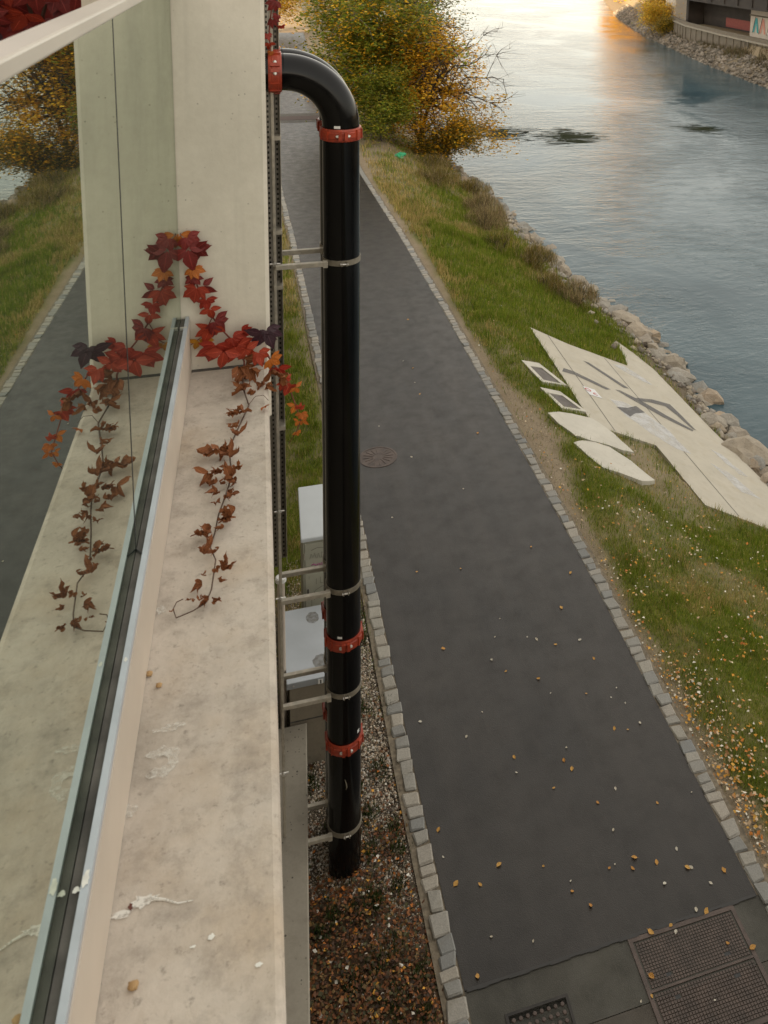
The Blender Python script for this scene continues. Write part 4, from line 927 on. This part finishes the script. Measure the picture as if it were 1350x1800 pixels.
def tree(name, label, base, ctr, rad, nleaf, pal, bark, cat='tree', group=None, limbs=16, twigs=5, lsz=.075, trunk_r=.12, bare=0, top=None, seed=1, spread=.42, extra=(), reach=()):
    r = random.Random(seed); t = empty(name, base, label, cat, group)
    base = Vector(base); ctr = Vector(ctr); rad = Vector(rad); top = Vector(top) if top else ctr+Vector((0, 0, rad.z*.6))
    b = B(); tp = branch_pts(base-Vector((0, 0, .2)), top, 7, .02, r)
    b.tube(tp, [trunk_r*(1-.75*i/7) for i in range(8)], 8); tips = []
    for i in range(limbs+bare+len(extra)):
        a = tp[min(7, 1+int(r.random()**.8*6))]
        if i >= limbs+bare: q = Vector(extra[i-limbs-bare])
        else:
            d = Vector((r.gauss(0, 1), r.gauss(0, 1), r.gauss(0, 1))).normalized()*(r.random()**.45)*(1.15 if i >= limbs else 1)
            q = ctr+Vector((d.x*rad.x, d.y*rad.y, d.z*rad.z))
        lp = branch_pts(a, q, 5, .05, r); b.tube(lp, [trunk_r*.42*(1-.8*k/5) for k in range(6)], 5)
        lf = i < limbs or i >= limbs+bare
        for k in range(twigs):
            s = lp[r.choice((2, 3, 4, 5))]; d = Vector((r.gauss(0, 1), r.gauss(0, 1), r.gauss(0, .7)))*rad.length*.16+(q-a).normalized()*rad.length*.12; e = s+d
            b.tube(branch_pts(s, e, 3, .06, r), [.022*trunk_r/.12, .016*trunk_r/.12, .011*trunk_r/.12, .005*trunk_r/.12], 4)
            if lf: tips.append(e); tips.append((s+e)/2)
        if lf: tips.append(q)
    for q in reach:                                             # long bare boughs with forked twigs
        lp = branch_pts(tp[3], Vector(q), 7, .03, r); b.tube(lp, [trunk_r*.5*(1-.85*k/7) for k in range(8)], 5)
        for k in range(16):
            s = lp[r.randrange(2, 8)]; e = s+Vector((r.uniform(.1, 1.1), r.gauss(0, .5), r.gauss(0, .55))); mp = branch_pts(s, e, 3, .07, r); b.tube(mp, [.022, .016, .011, .006], 4)
            for _ in range(2): b.tube([mp[r.randrange(1, 4)], mp[3]+Vector((r.uniform(-.1, .5), r.gauss(0, .3), r.gauss(0, .3)))], [.010, .005], 4)
    b.done('trunk', bark, t)
    T = np.array([tuple(v) for v in tips]); k = rng.integers(0, len(T), nleaf); cc = (.72+.58*rng.random(len(T)))[k]
    P = T[k]+rng.normal(size=(nleaf, 3))*spread*np.array([1, 1, .8])*(.6+.6*rng.random(len(T))[k])[:, None]
    P[:, 2] = np.maximum(P[:, 2], zg0(P[:, 0], P[:, 1])+.05) if ctr.x < 20 else P[:, 2]
    V, F_, C = leafcloud(P, lsz, pal, .3, cc)
    o = link('crown', npmesh('crown', V, F_, C), t, MAT['leaf']); o['kind'] = 'stuff'
    return t
GREEN = [(.155, .21, .017), (.19, .215, .02), (.24, .235, .024), (.09, .125, .015), (.33, .27, .026)]
OLIVE = [(.16, .14, .02), (.21, .165, .022), (.11, .105, .018), (.27, .18, .022)]
ORANGE = [(.76, .42, .022), (.68, .35, .02), (.80, .50, .035), (.60, .31, .022)]
GOLD = [(.60, .36, .03), (.55, .28, .02), (.62, .42, .05), (.45, .30, .03)]
BROWN = [(.27, .19, .095), (.36, .27, .14), (.20, .14, .07), (.17, .165, .05), (.42, .33, .18)]
tree('leafy_tree', 'pale trunked tree with green turning foliage overhanging the path, behind the pipe elbow', (6.5, 46.5, -.5), (4.6, 45, 4.6), (3.0, 3.0, 3.5), 36000, GREEN+ORANGE[:1], MAT['palebark'], lsz=.105, limbs=34, top=(4.1, 46.2, 8.2), trunk_r=.17, seed=3, spread=.42)
tree('leafy_shrub', 'dense green shrub at the foot of the pale trunked tree by the path edge', (5.4, 42.2, -.1), (5.3, 42.2, 1.5), (1.3, 1.4, 1.7), 13000, GREEN, MAT['bark'], 'shrub', limbs=22, trunk_r=.06, seed=4, spread=.30)
tree('orange_tree', 'orange autumn tree with bare dark branches reaching out over the river', (8.0, 45, -1.4), (7.8, 45, 3.1), (2.6, 2.2, 3.1), 21000, ORANGE+GOLD[:2]+ORANGE+OLIVE[3:], MAT['bark'], lsz=.10, limbs=40, bare=34, trunk_r=.13, seed=5, spread=.36,
     reach=[(11.6, 45, 3.6), (11.9, 44.6, 2.4), (10.9, 45, 4.6), (11.7, 44.4, 1.2)], extra=[(11.1, 44.2, .1), (10.8, 44.5, .7), (11.3, 44.3, -.3), (10.5, 44, -.4)])
tree('olive_shrub', 'yellow olive shrub hanging over the stony shore under the orange tree', (8.6, 43.2, -1.6), (8.7, 43.2, -.2), (1.9, 1.4, 1.2), 12000, OLIVE+ORANGE[:2], MAT['bark'], 'shrub', limbs=24, bare=6, trunk_r=.06, seed=6, spread=.32)
tree('olive_tree', 'tall olive brown tree on the bank, right behind the orange tree', (8.8, 57, -.8), (8.9, 57, 4.4), (2.9, 3.2, 3.8), 24000, OLIVE+GREEN[:2], MAT['bark'], limbs=30, bare=14, trunk_r=.16, seed=7, spread=.5, lsz=.10)
tree('golden_tree', 'sunlit golden tree far along the path, seen above the pipe elbow', (.2, 92, 0), (.4, 92, 4.2), (3.4, 3.4, 4.4), 12000, GOLD, MAT['bark'], limbs=24, trunk_r=.2, seed=8, spread=.6, lsz=.14)
tree('orange_shrub', 'small orange shrub leaning on the far path edge, framed by the pipe elbow', (4.2, 54, -.05), (3.9, 54, .9), (.9, 1.2, 1.1), 4000, ORANGE+GOLD, MAT['bark'], 'shrub', limbs=12, trunk_r=.04, seed=9, spread=.3, lsz=.09)
def dryshrub(x, y, h, sp, pal, n, label, seed):
    z = float(zg(x, y)); t = empty('dry_shrub', (x, y, z), label, 'shrub', 'dry shrubs on the bank'); r = random.Random(seed)
    b = B()
    for k in range(26):
        a = r.uniform(0, 6.28); q = Vector((x+math.cos(a)*sp*r.random(), y+math.sin(a)*sp*r.random(), z+h*r.uniform(.5, 1)))
        b.tube(branch_pts((x+math.cos(a)*.1, y+math.sin(a)*.1, z-.05), q, 3, .05, r), [.012, .009, .006, .002], 4)
    b.done('stem', MAT['bark'], t)
    a = rng.random(n)*6.28; rad = sp*rng.random(n)**.6; px_, py_ = x+np.cos(a)*rad, y+np.sin(a)*rad
    pz = z+rng.random(n)*h*(1.05-.6*(rad/sp)**2)*.8
    lump = fbm(px_*2.2, py_*2.2+pz*1.7, 1.2, 66); ok = rng.random(n) < smooth(.40, .62, lump)*.6+.05
    px_, py_, pz = px_[ok], py_[ok], pz[ok]; n = len(px_)
    V, F_, C = blades(px_, py_, pz, .12+.30*rng.random(n)**1.5, .013+0*px_, pick(n, pal, .45), .8)
    o = link('foliage', npmesh('foliage', V, F_, C), t, MAT['blade']); o['kind'] = 'stuff'
for i, (x, y, h, sp, pal, n_, lab) in enumerate([(7.9, 31.6, 1.15, .85, BROWN, 9000, 'tall brown dry shrub halfway down the grassy bank'), (7.7, 28.9, .7, .7, GREEN+BROWN, 6000, 'low green brown shrub just below the tall brown shrub'), (6.9, 36.6, .8, 1.1, BROWN+OLIVE, 8000, 'wide straw coloured shrub near the foot of the trees'),
        (9.2, 25.2, .8, .7, BROWN, 6500, 'thin brown shrub above the boulders, next to the pad'), (8.4, 25.9, .5, .6, OLIVE+BROWN, 4500, 'low olive shrub next to the thin brown shrub'), (8.8, 28.3, .9, .8, BROWN+OLIVE, 7500, 'brown olive shrub standing at the edge of the shoreline stones'),
        (8.3, 34.2, .9, .9, BROWN, 7000, 'brown shrub between the tall brown shrub and the trees'), (9.0, 38.5, .8, .9, BROWN+OLIVE, 6000, 'brown shrub at the shoreline below the orange tree'), (7.4, 40.2, .7, .9, OLIVE+BROWN, 6000, 'olive shrub beside the green plastic bag')]):
    dryshrub(x, y, h, sp, pal, n_, lab, 60+i)
# green plastic bag caught at the shrubs
q = blob_mesh(300, 3, .45, .7); q.materials.append(MAT['bag'])
o = bpy.data.objects.new('plastic_bag', q); COL.objects.link(o); o.location = (5.85, 39.3, float(zg(5.85, 39.3))+.12); o.scale = (.22, .16, .16); tag(o, 'crumpled bright green plastic bag lying in dry grass', 'bag')

# ------------------------------------------------------------------ far bank
def fshore(y): return np.interp(y, [-60, 50, 69, 84, 112, 140, 188, 300, 600], [34, 40.2, 42.4, 44.4, 49.6, 57, 72.6, 112, 230])
off = np.array([-4, -.6, .4, 1.6, 3.0, 3.3, 6, 14, 40, 160]); zz_ = np.array([-4.5, -3.1, -2.2, -1.5, -1.05, -.15, .0, .1, .6, 2.])
yy = np.concatenate([np.arange(-60, 50, 10), np.arange(50, 200, 2.), np.arange(200, 620, 20)])
X = fshore(yy)[:, None]+off[None]; Y = np.repeat(yy[:, None], len(off), 1); Z = np.repeat(zz_[None], len(yy), 0)+(fbm(X, Y, .5, 90)-.5)*.5*((off > -1) & (off < 3.2))
i = np.arange(X.size).reshape(X.shape); F = np.stack([i[:-1, :-1], i[:-1, 1:], i[1:, 1:], i[1:, :-1]], -1).reshape(-1, 4)
xf, yf = X.ravel(), Y.ravel(); o_ = np.repeat(off[None], len(yy), 0).ravel()
me = npmesh('far_bank', np.stack([xf, yf, Z.ravel()], 1), F, np.stack([.25*(o_ > 1)*fbm(xf, yf, .4, 92), .5*(o_ < 3)+0*xf, 0*xf], 1))
tag(link('far_bank', me, None, MAT['ground'], True), kind='structure')
n = 4500; y = 58+rng.random(n)*95; u = rng.random(n); x = fshore(y)+(-.5+u*3.2)
V, F_, C = stones(x, y, np.interp(x-fshore(y), off, zz_)+.05, .12+.26*rng.random(n)**2, pick(n, [(.19, .16, .125), (.15, .13, .105), (.24, .205, .165), (.11, .095, .075)], .25))
tag(link('riprap', npmesh('riprap', V, F_, C), None, MAT['gravel']), 'pale broken stone lining the far river bank', 'stones', kind='stuff')
# retaining wall with ribs, ledge and parapet
rw = empty('retaining_wall', (47.3, 85, -1), 'long curving concrete retaining wall with ribs along the far bank', 'wall')
WP = [(45.2, 50), (46.4, 64), (47.2, 78), (47.5, 88), (48.4, 98), (50.6, 107), (54.5, 118), (60, 132)]
def along(bq, P, x0, x1, z0, z1):
    N_ = [];
    for i, (x, y) in enumerate(P):
        a = Vector(P[min(i+1, len(P)-1)])-Vector(P[max(i-1, 0)]); a.normalize(); N_.append((a.y, -a.x))
    R = [[bq.bm.verts.new((x+n_[0]*d, y+n_[1]*d, z)) for d, z in ((x0, z0), (x1, z0), (x1, z1), (x0, z1))] for (x, y), n_ in zip(P, N_)]
    for A, C_ in zip(R, R[1:]):
        for k in range(4): bq.bm.faces.new((A[k], A[(k+1) % 4], C_[(k+1) % 4], C_[k]))
    bq.bm.faces.new(R[0]); bq.bm.faces.new(R[-1][::-1])
def sample(P, step):
    out = []
    for (x0, y0), (x1, y1) in zip(P, P[1:]):
        k = max(1, int(math.hypot(x1-x0, y1-y0)/step))
        for i in range(k): out.append((x0+(x1-x0)*i/k, y0+(y1-y0)*i/k))
    return out
b = B(); along(b, WP, 0, .4, -1.6, .10); b.done('wall', MAT['farwall'], rw)
b = B(); along(b, WP, -.18, .5, .105, .24); b.done('ledge', MAT['plinth'], rw)
b = B(); along(b, WP, .12, .34, .245, .62); b.done('parapet', MAT['farwall'], rw)
for x, y in sample(WP, 1.5)[8:50]:
    b = B(); b.box(x-.12, x+.02, y-.09, y+.09, -1.6, .10); b.done('rib', MAT['farwall'], rw)
# viaduct with girders and piers
va = empty('viaduct', (52, 85, 3), 'dark steel viaduct running above the graffiti wall on the far bank', 'bridge')
b = B(); b.box(49.0, 49.3, 40, 105, 3.15, 5.2); b.done('girder', MAT['steel'], va)
b = B(); b.box(57.0, 57.3, 40, 105, 3.35, 5.2); b.done('girder', MAT['steel'], va)
b = B(); b.box(48.2, 58, 40, 105.5, 5.2, 5.7); b.done('deck', MAT['farwall'], va)
for k in range(22):
    y = 42+k*3; b = B(); b.box(49.3, 57.0, y-.15, y+.15, 3.7, 5.2); b.done('cross_beam', MAT['steel'], va)
    b = B(); b.box(48.86, 49.0, y-.08, y+.08, 3.36, 5.2); b.done('stiffener', MAT['steel'], va)
for k, y in enumerate((79, 82, 84.5, 87, 90.5, 94)):
    b = B(); b.box(49.5, 49.8, y-.25, y+.25, 3.16, 3.32); b.done('sunlit_gap', MAT['sungap'], va)  # pale blocks coloured as sunlit gaps behind the girder
b = B(); b.box(53.2, 53.8, 40, 106.5, -.1, 5.2); b.done('shade_back_wall', MAT['steel'], va)  # dark wall added to keep the space under the deck shaded
b = B(); b.box(51.0, 53.1, 102.8, 103.4, -.1, 5.2); b.done('end_wall', MAT['steel'], va)
pr = empty('bridge_abutment', (53.5, 110, 0), 'sunlit pale concrete abutment block at the viaduct end', 'abutment')
b = B(); b.box(51.9, 56.5, 108.5, 111.5, -.2, 6.5, .05, 1); b.done('block', MAT['pale'], pr)
b = B(); b.box(51.8, 56.6, 108.3, 111.6, 6.5, 6.9); b.done('cap', MAT['slab2'], pr)
gw = empty('graffiti_wall', (51.5, 82, 0), 'pale wall with teal, white and pink graffiti under the viaduct', 'wall')
b = B(); b.box(51.2, 51.7, 66, 88, -.1, 3.3); b.done('wall', MAT['pale'], gw)
b = B(); b.box(51.1, 51.25, 66, 88.1, 2.25, 2.42); b.done('ledge', MAT['farwall'], gw)
gcol = [simple('graffiti_teal', (.05, .30, .32)), simple('graffiti_white', (.70, .68, .62)), simple('graffiti_pink', (.55, .25, .20)), simple('graffiti_blue', (.10, .28, .42)), simple('graffiti_black', (.03, .03, .03)), simple('graffiti_red', (.25, .06, .05))]
def gpoly(P, m, x):
    b = B(); b.bm.faces.new([b.bm.verts.new((x, y, z)) for y, z in P]); b.done('graffiti_letter', m, gw)
for k, (y, c_) in enumerate(((87.4, 0), (86.0, 2), (84.4, 1), (82.9, 1), (81.4, 2), (80.0, 3), (78.4, 1), (77.0, 4))):
    gpoly([(y, .5), (y-.45, 2.1), (y-.9, 2.1), (y-1.3, .5), (y-.95, .5), (y-.7, 1.5), (y-.35, .5)], gcol[c_], 51.150)
    gpoly([(y+.06, .4), (y-.5, 2.2), (y-.62, 2.2), (y-.04, .4)], gcol[4], 51.140)
for k in range(5):
    y = 76-k*2; gpoly([(y, .6), (y-.3, 2.0), (y-1.2, 1.7), (y-1.4, .7), (y-.7, .4)], gcol[(k*2+1) % 6], 51.150)
b = B(); b.box(53.13, 53.18, 88.5, 97, .2, 1.3); b.done('graffiti_band', gcol[5], va)
# foliage of the far bank
tree('golden_bush', 'bright yellow sunlit bush on the far bank, just past the wall bend', (50.6, 110.5, -1), (50.9, 111, .2), (1.9, 2.8, 1.8), 11000, GOLD+GOLD+[(.40, .38, .04)], MAT['bark'], 'shrub', limbs=20, trunk_r=.07, seed=21, spread=.55, lsz=.13)
tree('golden_bush', 'golden sunlit bush further along the far bank water edge', (57.5, 124, -.6), (57.8, 124, 3.0), (3.4, 4.2, 3.8), 17000, GOLD, MAT['bark'], 'shrub', limbs=20, trunk_r=.08, seed=22, spread=.6, lsz=.15)
tree('ochre_bush', 'ochre bush at the corner where the far retaining wall bends', (49.5, 105.5, -1.2), (49.4, 106, -.5), (1.2, 1.6, 1.0), 4500, OLIVE+GOLD[:1], MAT['bark'], 'shrub', limbs=14, trunk_r=.05, seed=23, spread=.4, lsz=.10)
for k, (x, y, h) in enumerate(((63, 136, 10), (70, 158, 12), (78.5, 188, 15), (91, 222, 16), (107, 264, 18))):
    tree('autumn_tree', ['golden tree upright behind the second golden bush', 'broad orange gold tree along the far bank', 'tall golden tree deep along the far bank', 'distant gold tree on the far bank curve', 'most distant gold tree of the far bank row'][k], (x, y, 0), (x, y, h*.52), (5.0, 6.0, h*.48), 9000, GOLD+ORANGE, MAT['bark'], 'tree', 'far bank trees', limbs=20, trunk_r=.25, seed=30+k, spread=1.1, lsz=.40)
n = 9000; y = 60+rng.random(n)*44; x = fshore(y)+1.4+rng.random(n)*1.9; ok = fbm(x, y, .35, 95) > .36; x, y = x[ok], y[ok]; n = len(x)
V, F_, C = blades(x, y, np.interp(x-fshore(y), off, zz_)+.02, .35+.45*rng.random(n), .05+0*x, pick(n, [(.15, .11, .06), (.11, .085, .045), (.19, .15, .085), (.08, .08, .03)], .4), .9)
tag(link('dry_scrub', npmesh('dry_scrub', V, F_, C), None, MAT['blade']), 'brown dry scrub between the far stones and the retaining wall', 'scrub', kind='stuff')
tree('rusty_shrub', 'rusty brown leafless shrub at the foot of the far retaining wall', (45.6, 71.5, -1.0), (45.6, 71.5, -.1), (1.3, 2.2, 1.0), 5000, [(.16, .085, .045), (.20, .11, .06), (.12, .07, .04)], MAT['bark'], 'shrub', limbs=18, bare=8, trunk_r=.05, seed=40, spread=.35, lsz=.07)

# ------------------------------------------------------------------ creepers
def leaflet(bm, a, L, W, fold, droop, r, stalk=.05):
    """ovate toothed leaflet from the origin in direction a (in the XY plane)"""
    lay = bm.verts.layers.float_color.get('tint') or bm.verts.layers.float_color.new('tint')
    prof = [(0, 0), (.10, .20), (.25, .40), (.42, .49), (.60, .43), (.76, .27), (.90, .09), (1, 0)]
    d = Vector((math.cos(a), math.sin(a), 0)); s = Vector((-d.y, d.x, 0)); mid = []; lt = []; rt = []
    for t, w_ in prof:
        z = -droop*t*t*L+.012*L*math.sin(t*9+a*3); c = d*(stalk+t*L)+Vector((0, 0, z)); mid.append(bm.verts.new(c)); mid[-1][lay] = (0, t, 0, 1)
        if 0 < t < 1:
            j = r.uniform(.88, 1.1); lt.append(bm.verts.new(c+s*w_*W*j+Vector((0, 0, fold*w_*W)))); rt.append(bm.verts.new(c-s*w_*W*j+Vector((0, 0, fold*w_*W)))); lt[-1][lay] = (1, t, 0, 1); rt[-1][lay] = (1, t, 0, 1)
    for side, sg in ((lt, 1), (rt, -1)):
        k = len(side)
        bm.faces.new((mid[0], mid[1], side[0])[::sg]); bm.faces.new((mid[-1], side[-1], mid[-2])[::sg])
        for i in range(k-1): bm.faces.new((mid[i+1], mid[i+2], side[i+1], side[i])[::sg])
def palmate(k, m, n=5, curl=.35, dry=False):
    r = random.Random(k); bm = bmesh.new(); bm.verts.layers.float_color.new('tint'); spread = 1.28 if not dry else .9
    for i in range(n):
        a = -math.pi/2+(i-(n-1)/2)*spread*2/(n-1)*1.05+r.uniform(-.12, .12); L = (1-.13*abs(i-(n-1)/2))*r.uniform(.85, 1.1)
        leaflet(bm, a, L, L*(.56 if not dry else .55), r.uniform(.03, .28) if not dry else r.uniform(.6, 1.3), r.uniform(-.05, curl*1.6) if not dry else r.uniform(-1.3, .3), r)
    if dry:
        o = Vector((r.uniform(0, 9), r.uniform(0, 9), 0))
        for v in bm.verts: v.co += Vector((mnoise.noise(v.co*2+o), mnoise.noise(v.co*2+o*2), abs(mnoise.noise(v.co*2.5-o))*1.3))*.32
    me = bpy.data.meshes.new('leaf'); bm.to_mesh(me); bm.free(); me.materials.append(m); me.shade_smooth(); return me
LV = {c: [palmate(400+i*7+j*31, MAT[c], 5 if i % 3 else 3, .35, c == 'vdry') for i in range(6)] for j, c in enumerate(('vred', 'vdark', 'vpurple', 'vorange', 'vyellow', 'vdry'))}
rv = random.Random(77)
def putleaf(par, p, s_, c, face='wall', roll=0., tilt=.35, k=None):
    o = bpy.data.objects.new('leaf', LV[c][rv.randrange(6) if k is None else (k+rv.choice((0, 3))) % 6]); COL.objects.link(o); o.parent = par
    if face == 'wall': M = Matrix(((1, 0, 0), (0, 0, -1), (0, 1, 0))).to_4x4()       # local z -> -y, local y -> z
    else: M = Matrix.Identity(4)
    M = M @ Matrix.Rotation(roll, 4, 'Z') @ Matrix.Rotation(rv.uniform(-tilt, tilt), 4, 'X') @ Matrix.Rotation(rv.uniform(-tilt, tilt), 4, 'Y')
    off = Vector(p)-Vector(par.location); o.location = off; o.rotation_euler = M.to_euler(); o.scale = (s_,)*3; return o
cv_ = empty('creeper_vine', (-.067, 3.174, 7.81), 'red creeper climbing the concrete column and trailing dry leaves along the ledge', 'creeper')
b = B(); b.tube([(-.262, 3.19, 8.30), (-.245, 3.185, 8.23), (-.222, 3.185, 8.14), (-.20, 3.185, 8.07), (-.17, 3.185, 8.0), (-.14, 3.18, 7.95), (-.10, 3.175, 7.90), (-.067, 3.165, 7.83), (-.068, 3.15, 7.808)], [.0015, .002, .0025, .003, .003, .003, .0035, .0035, .0035], 6); b.done('stem', MAT['stemred'], cv_, True)
sp_ = [(-.067, 3.150), (-.071, 3.004), (-.050, 2.889), (-.086, 2.714), (-.103, 2.621), (-.093, 2.498), (-.102, 2.417), (-.120, 2.306), (-.127, 2.248), (-.135, 2.182), (-.120, 2.123), (-.126, 2.034), (-.136, 1.983), (-.161, 1.959), (-.196, 1.960), (-.204, 1.984)]
b = B(); b.tube([(x, y, 7.812+.006*math.sin(i*2.1)) for i, (x, y) in enumerate(sp_)], [.0027-.0015*i/15 for i in range(16)], 6); b.done('stem', MAT['stem'], cv_, True)
b = B(); b.tube([(-.204, 1.984, 7.811), (-.198, 2.0, 7.815), (-.184, 2.0, 7.82)], .0012, 5); b.done('tendril', MAT['stem'], cv_)
b = B(); b.tube([(-.050, 2.889, 7.81), (-.03, 2.915, 7.822), (-.005, 2.92, 7.82), (.01, 2.90, 7.81)], .001, 5); b.done('tendril', MAT['stem'], cv_)
b = B(); b.tube([(-.10, 3.17, 7.90), (-.05, 3.15, 7.87), (.01, 3.12, 7.865), (.05, 3.08, 7.815), (.078, 3.06, 7.77), (.10, 3.05, 7.70), (.116, 3.05, 7.645), (.098, 3.05, 7.60), (.075, 3.05, 7.565)], [.003, .003, .003, .0025, .0025, .002, .002, .0015, .001], 6); b.done('stem', MAT['stemred'], cv_, True)
b = B(); b.tube([(-.05, 3.15, 7.87), (-.03, 3.14, 7.91), (.0, 3.13, 7.95)], .0018, 5); b.tube([(-.17, 3.185, 7.99), (-.20, 3.18, 7.93), (-.24, 3.175, 7.905)], .0016, 5); b.done('leaf_stalk', MAT['stemred'], cv_)
for p, s_, c, roll, k in (((-.262, 3.175, 8.300), .050, 'vorange', .1, 0), ((-.240, 3.170, 8.292), .055, 'vdark', .6, 1), ((-.238, 3.158, 8.255), .078, 'vdark', .25, 0), ((-.215, 3.165, 8.250), .060, 'vdark', .9, 1), ((-.222, 3.170, 8.180), .045, 'vorange', .5, 1), ((-.222, 3.172, 8.150), .045, 'vdark', -.2, 2), ((-.212, 3.155, 8.118), .066, 'vred', -.3, 1), ((-.195, 3.165, 8.118), .050, 'vdark', .8, 0),
        ((-.185, 3.165, 8.070), .050, 'vred', .1, 2), ((-.175, 3.165, 8.035), .045, 'vred', .3, 0), ((-.160, 3.150, 7.995), .065, 'vdark', .7, 1), ((-.170, 3.150, 7.975), .070, 'vred', -.4, 2), ((-.155, 3.120, 7.925), .082, 'vred', -.35, 1), ((-.130, 3.100, 7.905), .075, 'vred', -.1, 0), ((-.105, 3.130, 7.940), .060, 'vred', .6, 1), ((-.090, 3.120, 7.910), .078, 'vred', .35, 2), ((-.06, 3.12, 7.895), .06, 'vred', .8, 0), ((-.075, 3.14, 7.955), .048, 'vred', .9, 1),
        ((.006, 3.125, 7.958), .068, 'vpurple', .45, 1), ((-.005, 3.120, 7.945), .066, 'vpurple', -.5, 0), ((-.215, 3.165, 7.925), .042, 'vyellow', -.2, 0), ((-.195, 3.17, 7.925), .035, 'vyellow', .8, 2), ((-.02, 3.11, 7.885), .055, 'vred', .3, 2), ((.02, 3.09, 7.865), .050, 'vorange', .7, 1), ((.045, 3.07, 7.84), .052, 'vred', .4, 0)):
    putleaf(cv_, p, s_, c, 'wall', roll, .3, k)
for p, s_, roll in (((-.085, 3.10, 7.845), .060, 0), ((-.050, 3.09, 7.84), .06, .8), ((-.065, 3.12, 7.855), .05, 2.), ((.025, 3.06, 7.845), .045, .5), ((.05, 3.05, 7.825), .045, 1.2), ((-.01, 3.03, 7.815), .03, .3), ((.0, 3.0, 7.815), .035, 1.5)): putleaf(cv_, p, s_, 'vdry', 'wall', roll, .6)
for p, s_, c, roll in (((.062, 3.05, 7.80), .045, 'vred', .4), ((.080, 3.045, 7.785), .045, 'vred', -.4), ((.098, 3.04, 7.775), .030, 'vorange', .6), ((.098, 3.05, 7.705), .032, 'vorange', -.5), ((.118, 3.045, 7.675), .030, 'vorange', .3), ((.110, 3.045, 7.69), .026, 'vred', 2.8), ((.122, 3.05, 7.645), .024, 'vorange', .8), ((.108, 3.05, 7.645), .022, 'vorange', -.6), ((.102, 3.05, 7.605), .022, 'vorange', .2)): putleaf(cv_, p, s_, c, 'wall', roll, .4)
for x, y, s_ in ((-.080, 2.975, .042), (-.066, 2.985, .034), (-.090, 2.817, .040), (-.072, 2.83, .032), (-.150, 2.621, .046), (-.130, 2.63, .042), (-.098, 2.575, .034), (-.150, 2.500, .038), (-.125, 2.495, .036), (-.085, 2.459, .040), (-.075, 2.44, .03), (-.140, 2.44, .028), (-.128, 2.40, .034), (-.105, 2.39, .03), (-.085, 2.285, .040), (-.105, 2.275, .034), (-.150, 2.222, .036), (-.132, 2.235, .03), (-.145, 2.145, .036), (-.098, 2.07, .032), (-.145, 2.04, .028), (-.128, 1.985, .026), (-.115, 1.98, .018)):
    putleaf(cv_, (x, y, 7.818), s_*1.0, 'vdry', 'floor', rv.uniform(0, 6.28), .5)
for i in range(30):
    t_ = 1+i*13.2/30; k0 = int(t_); f_ = t_-k0; x = sp_[k0][0]*(1-f_)+sp_[k0+1][0]*f_; y = sp_[k0][1]*(1-f_)+sp_[k0+1][1]*f_
    putleaf(cv_, (x+rv.uniform(-.022, .022), y+rv.uniform(-.02, .02), 7.818+rv.uniform(0, .012)), rv.uniform(.020, .036)*(1.15-.03*i), 'vdry', 'floor', rv.uniform(0, 6.28), .9)
putleaf(cv_, (-.004, 2.86, 7.812), .026, 'vorange', 'floor', 1., .5)
# leaves on the strut rail, above the pipe elbow
c2 = empty('creeper_vine', (.12, 8.1, 8.35), 'dark red creeper sprig climbing the strut rail above the pipe elbow', 'creeper')
b = B(); b.tube([(.10, 8.05, 8.25), (.09, 8.05, 8.5), (.12, 8.05, 8.75), (.13, 8.05, 9.3)], .006, 6); b.done('stem', MAT['stemred'], c2)
for p, s_, c in (((.09, 8.03, 8.40), .07, 'vred'), ((.075, 8.03, 8.48), .06, 'vred'), ((.12, 8.02, 8.60), .085, 'vdark'), ((.16, 8.02, 8.64), .06, 'vdark'), ((.15, 8.02, 8.76), .11, 'vdark'), ((.17, 8.02, 8.86), .10, 'vdark'), ((.11, 8.03, 8.82), .06, 'vred'), ((.14, 8.02, 8.95), .09, 'vdark'), ((.10, 8.02, 8.33), .045, 'vorange'), ((.19, 8.02, 8.55), .05, 'vred')): putleaf(c2, p, s_, c, 'wall', rv.uniform(-.8, .8), .5)
# hedge of creeper on the terrace behind the handrail
c3 = empty('creeper_hedge', (-1.1, 4.3, 7.56), 'dense dark red creeper foliage behind the handrail of the glass balustrade', 'creeper')
b = B()
for k in range(14):
    x = -2.6+k*.16; b.tube([(x, 4.5, 7.56), (x+rv.uniform(-.2, .2), 4.3, 8.3), (x+rv.uniform(-.3, .3), 4.1, 9.3)], .008, 5)
b.done('stem', MAT['stem'], c3)
b = B(); b.box(-2.8, -.62, 4.5, 4.62, 7.56, 10.2); b.done('trellis_panel', MAT['vdark'], c3)
for k in range(290):
    p = (rv.uniform(-2.1, -.64), rv.uniform(3.75, 4.4), rv.uniform(8.55, 9.40)); putleaf(c3, p, rv.uniform(.08, .14), rv.choice(('vdark', 'vdark', 'vred', 'vdark', 'vpurple')) if rv.random() > .07 else 'vorange', 'wall', rv.uniform(-1, 1), .7)
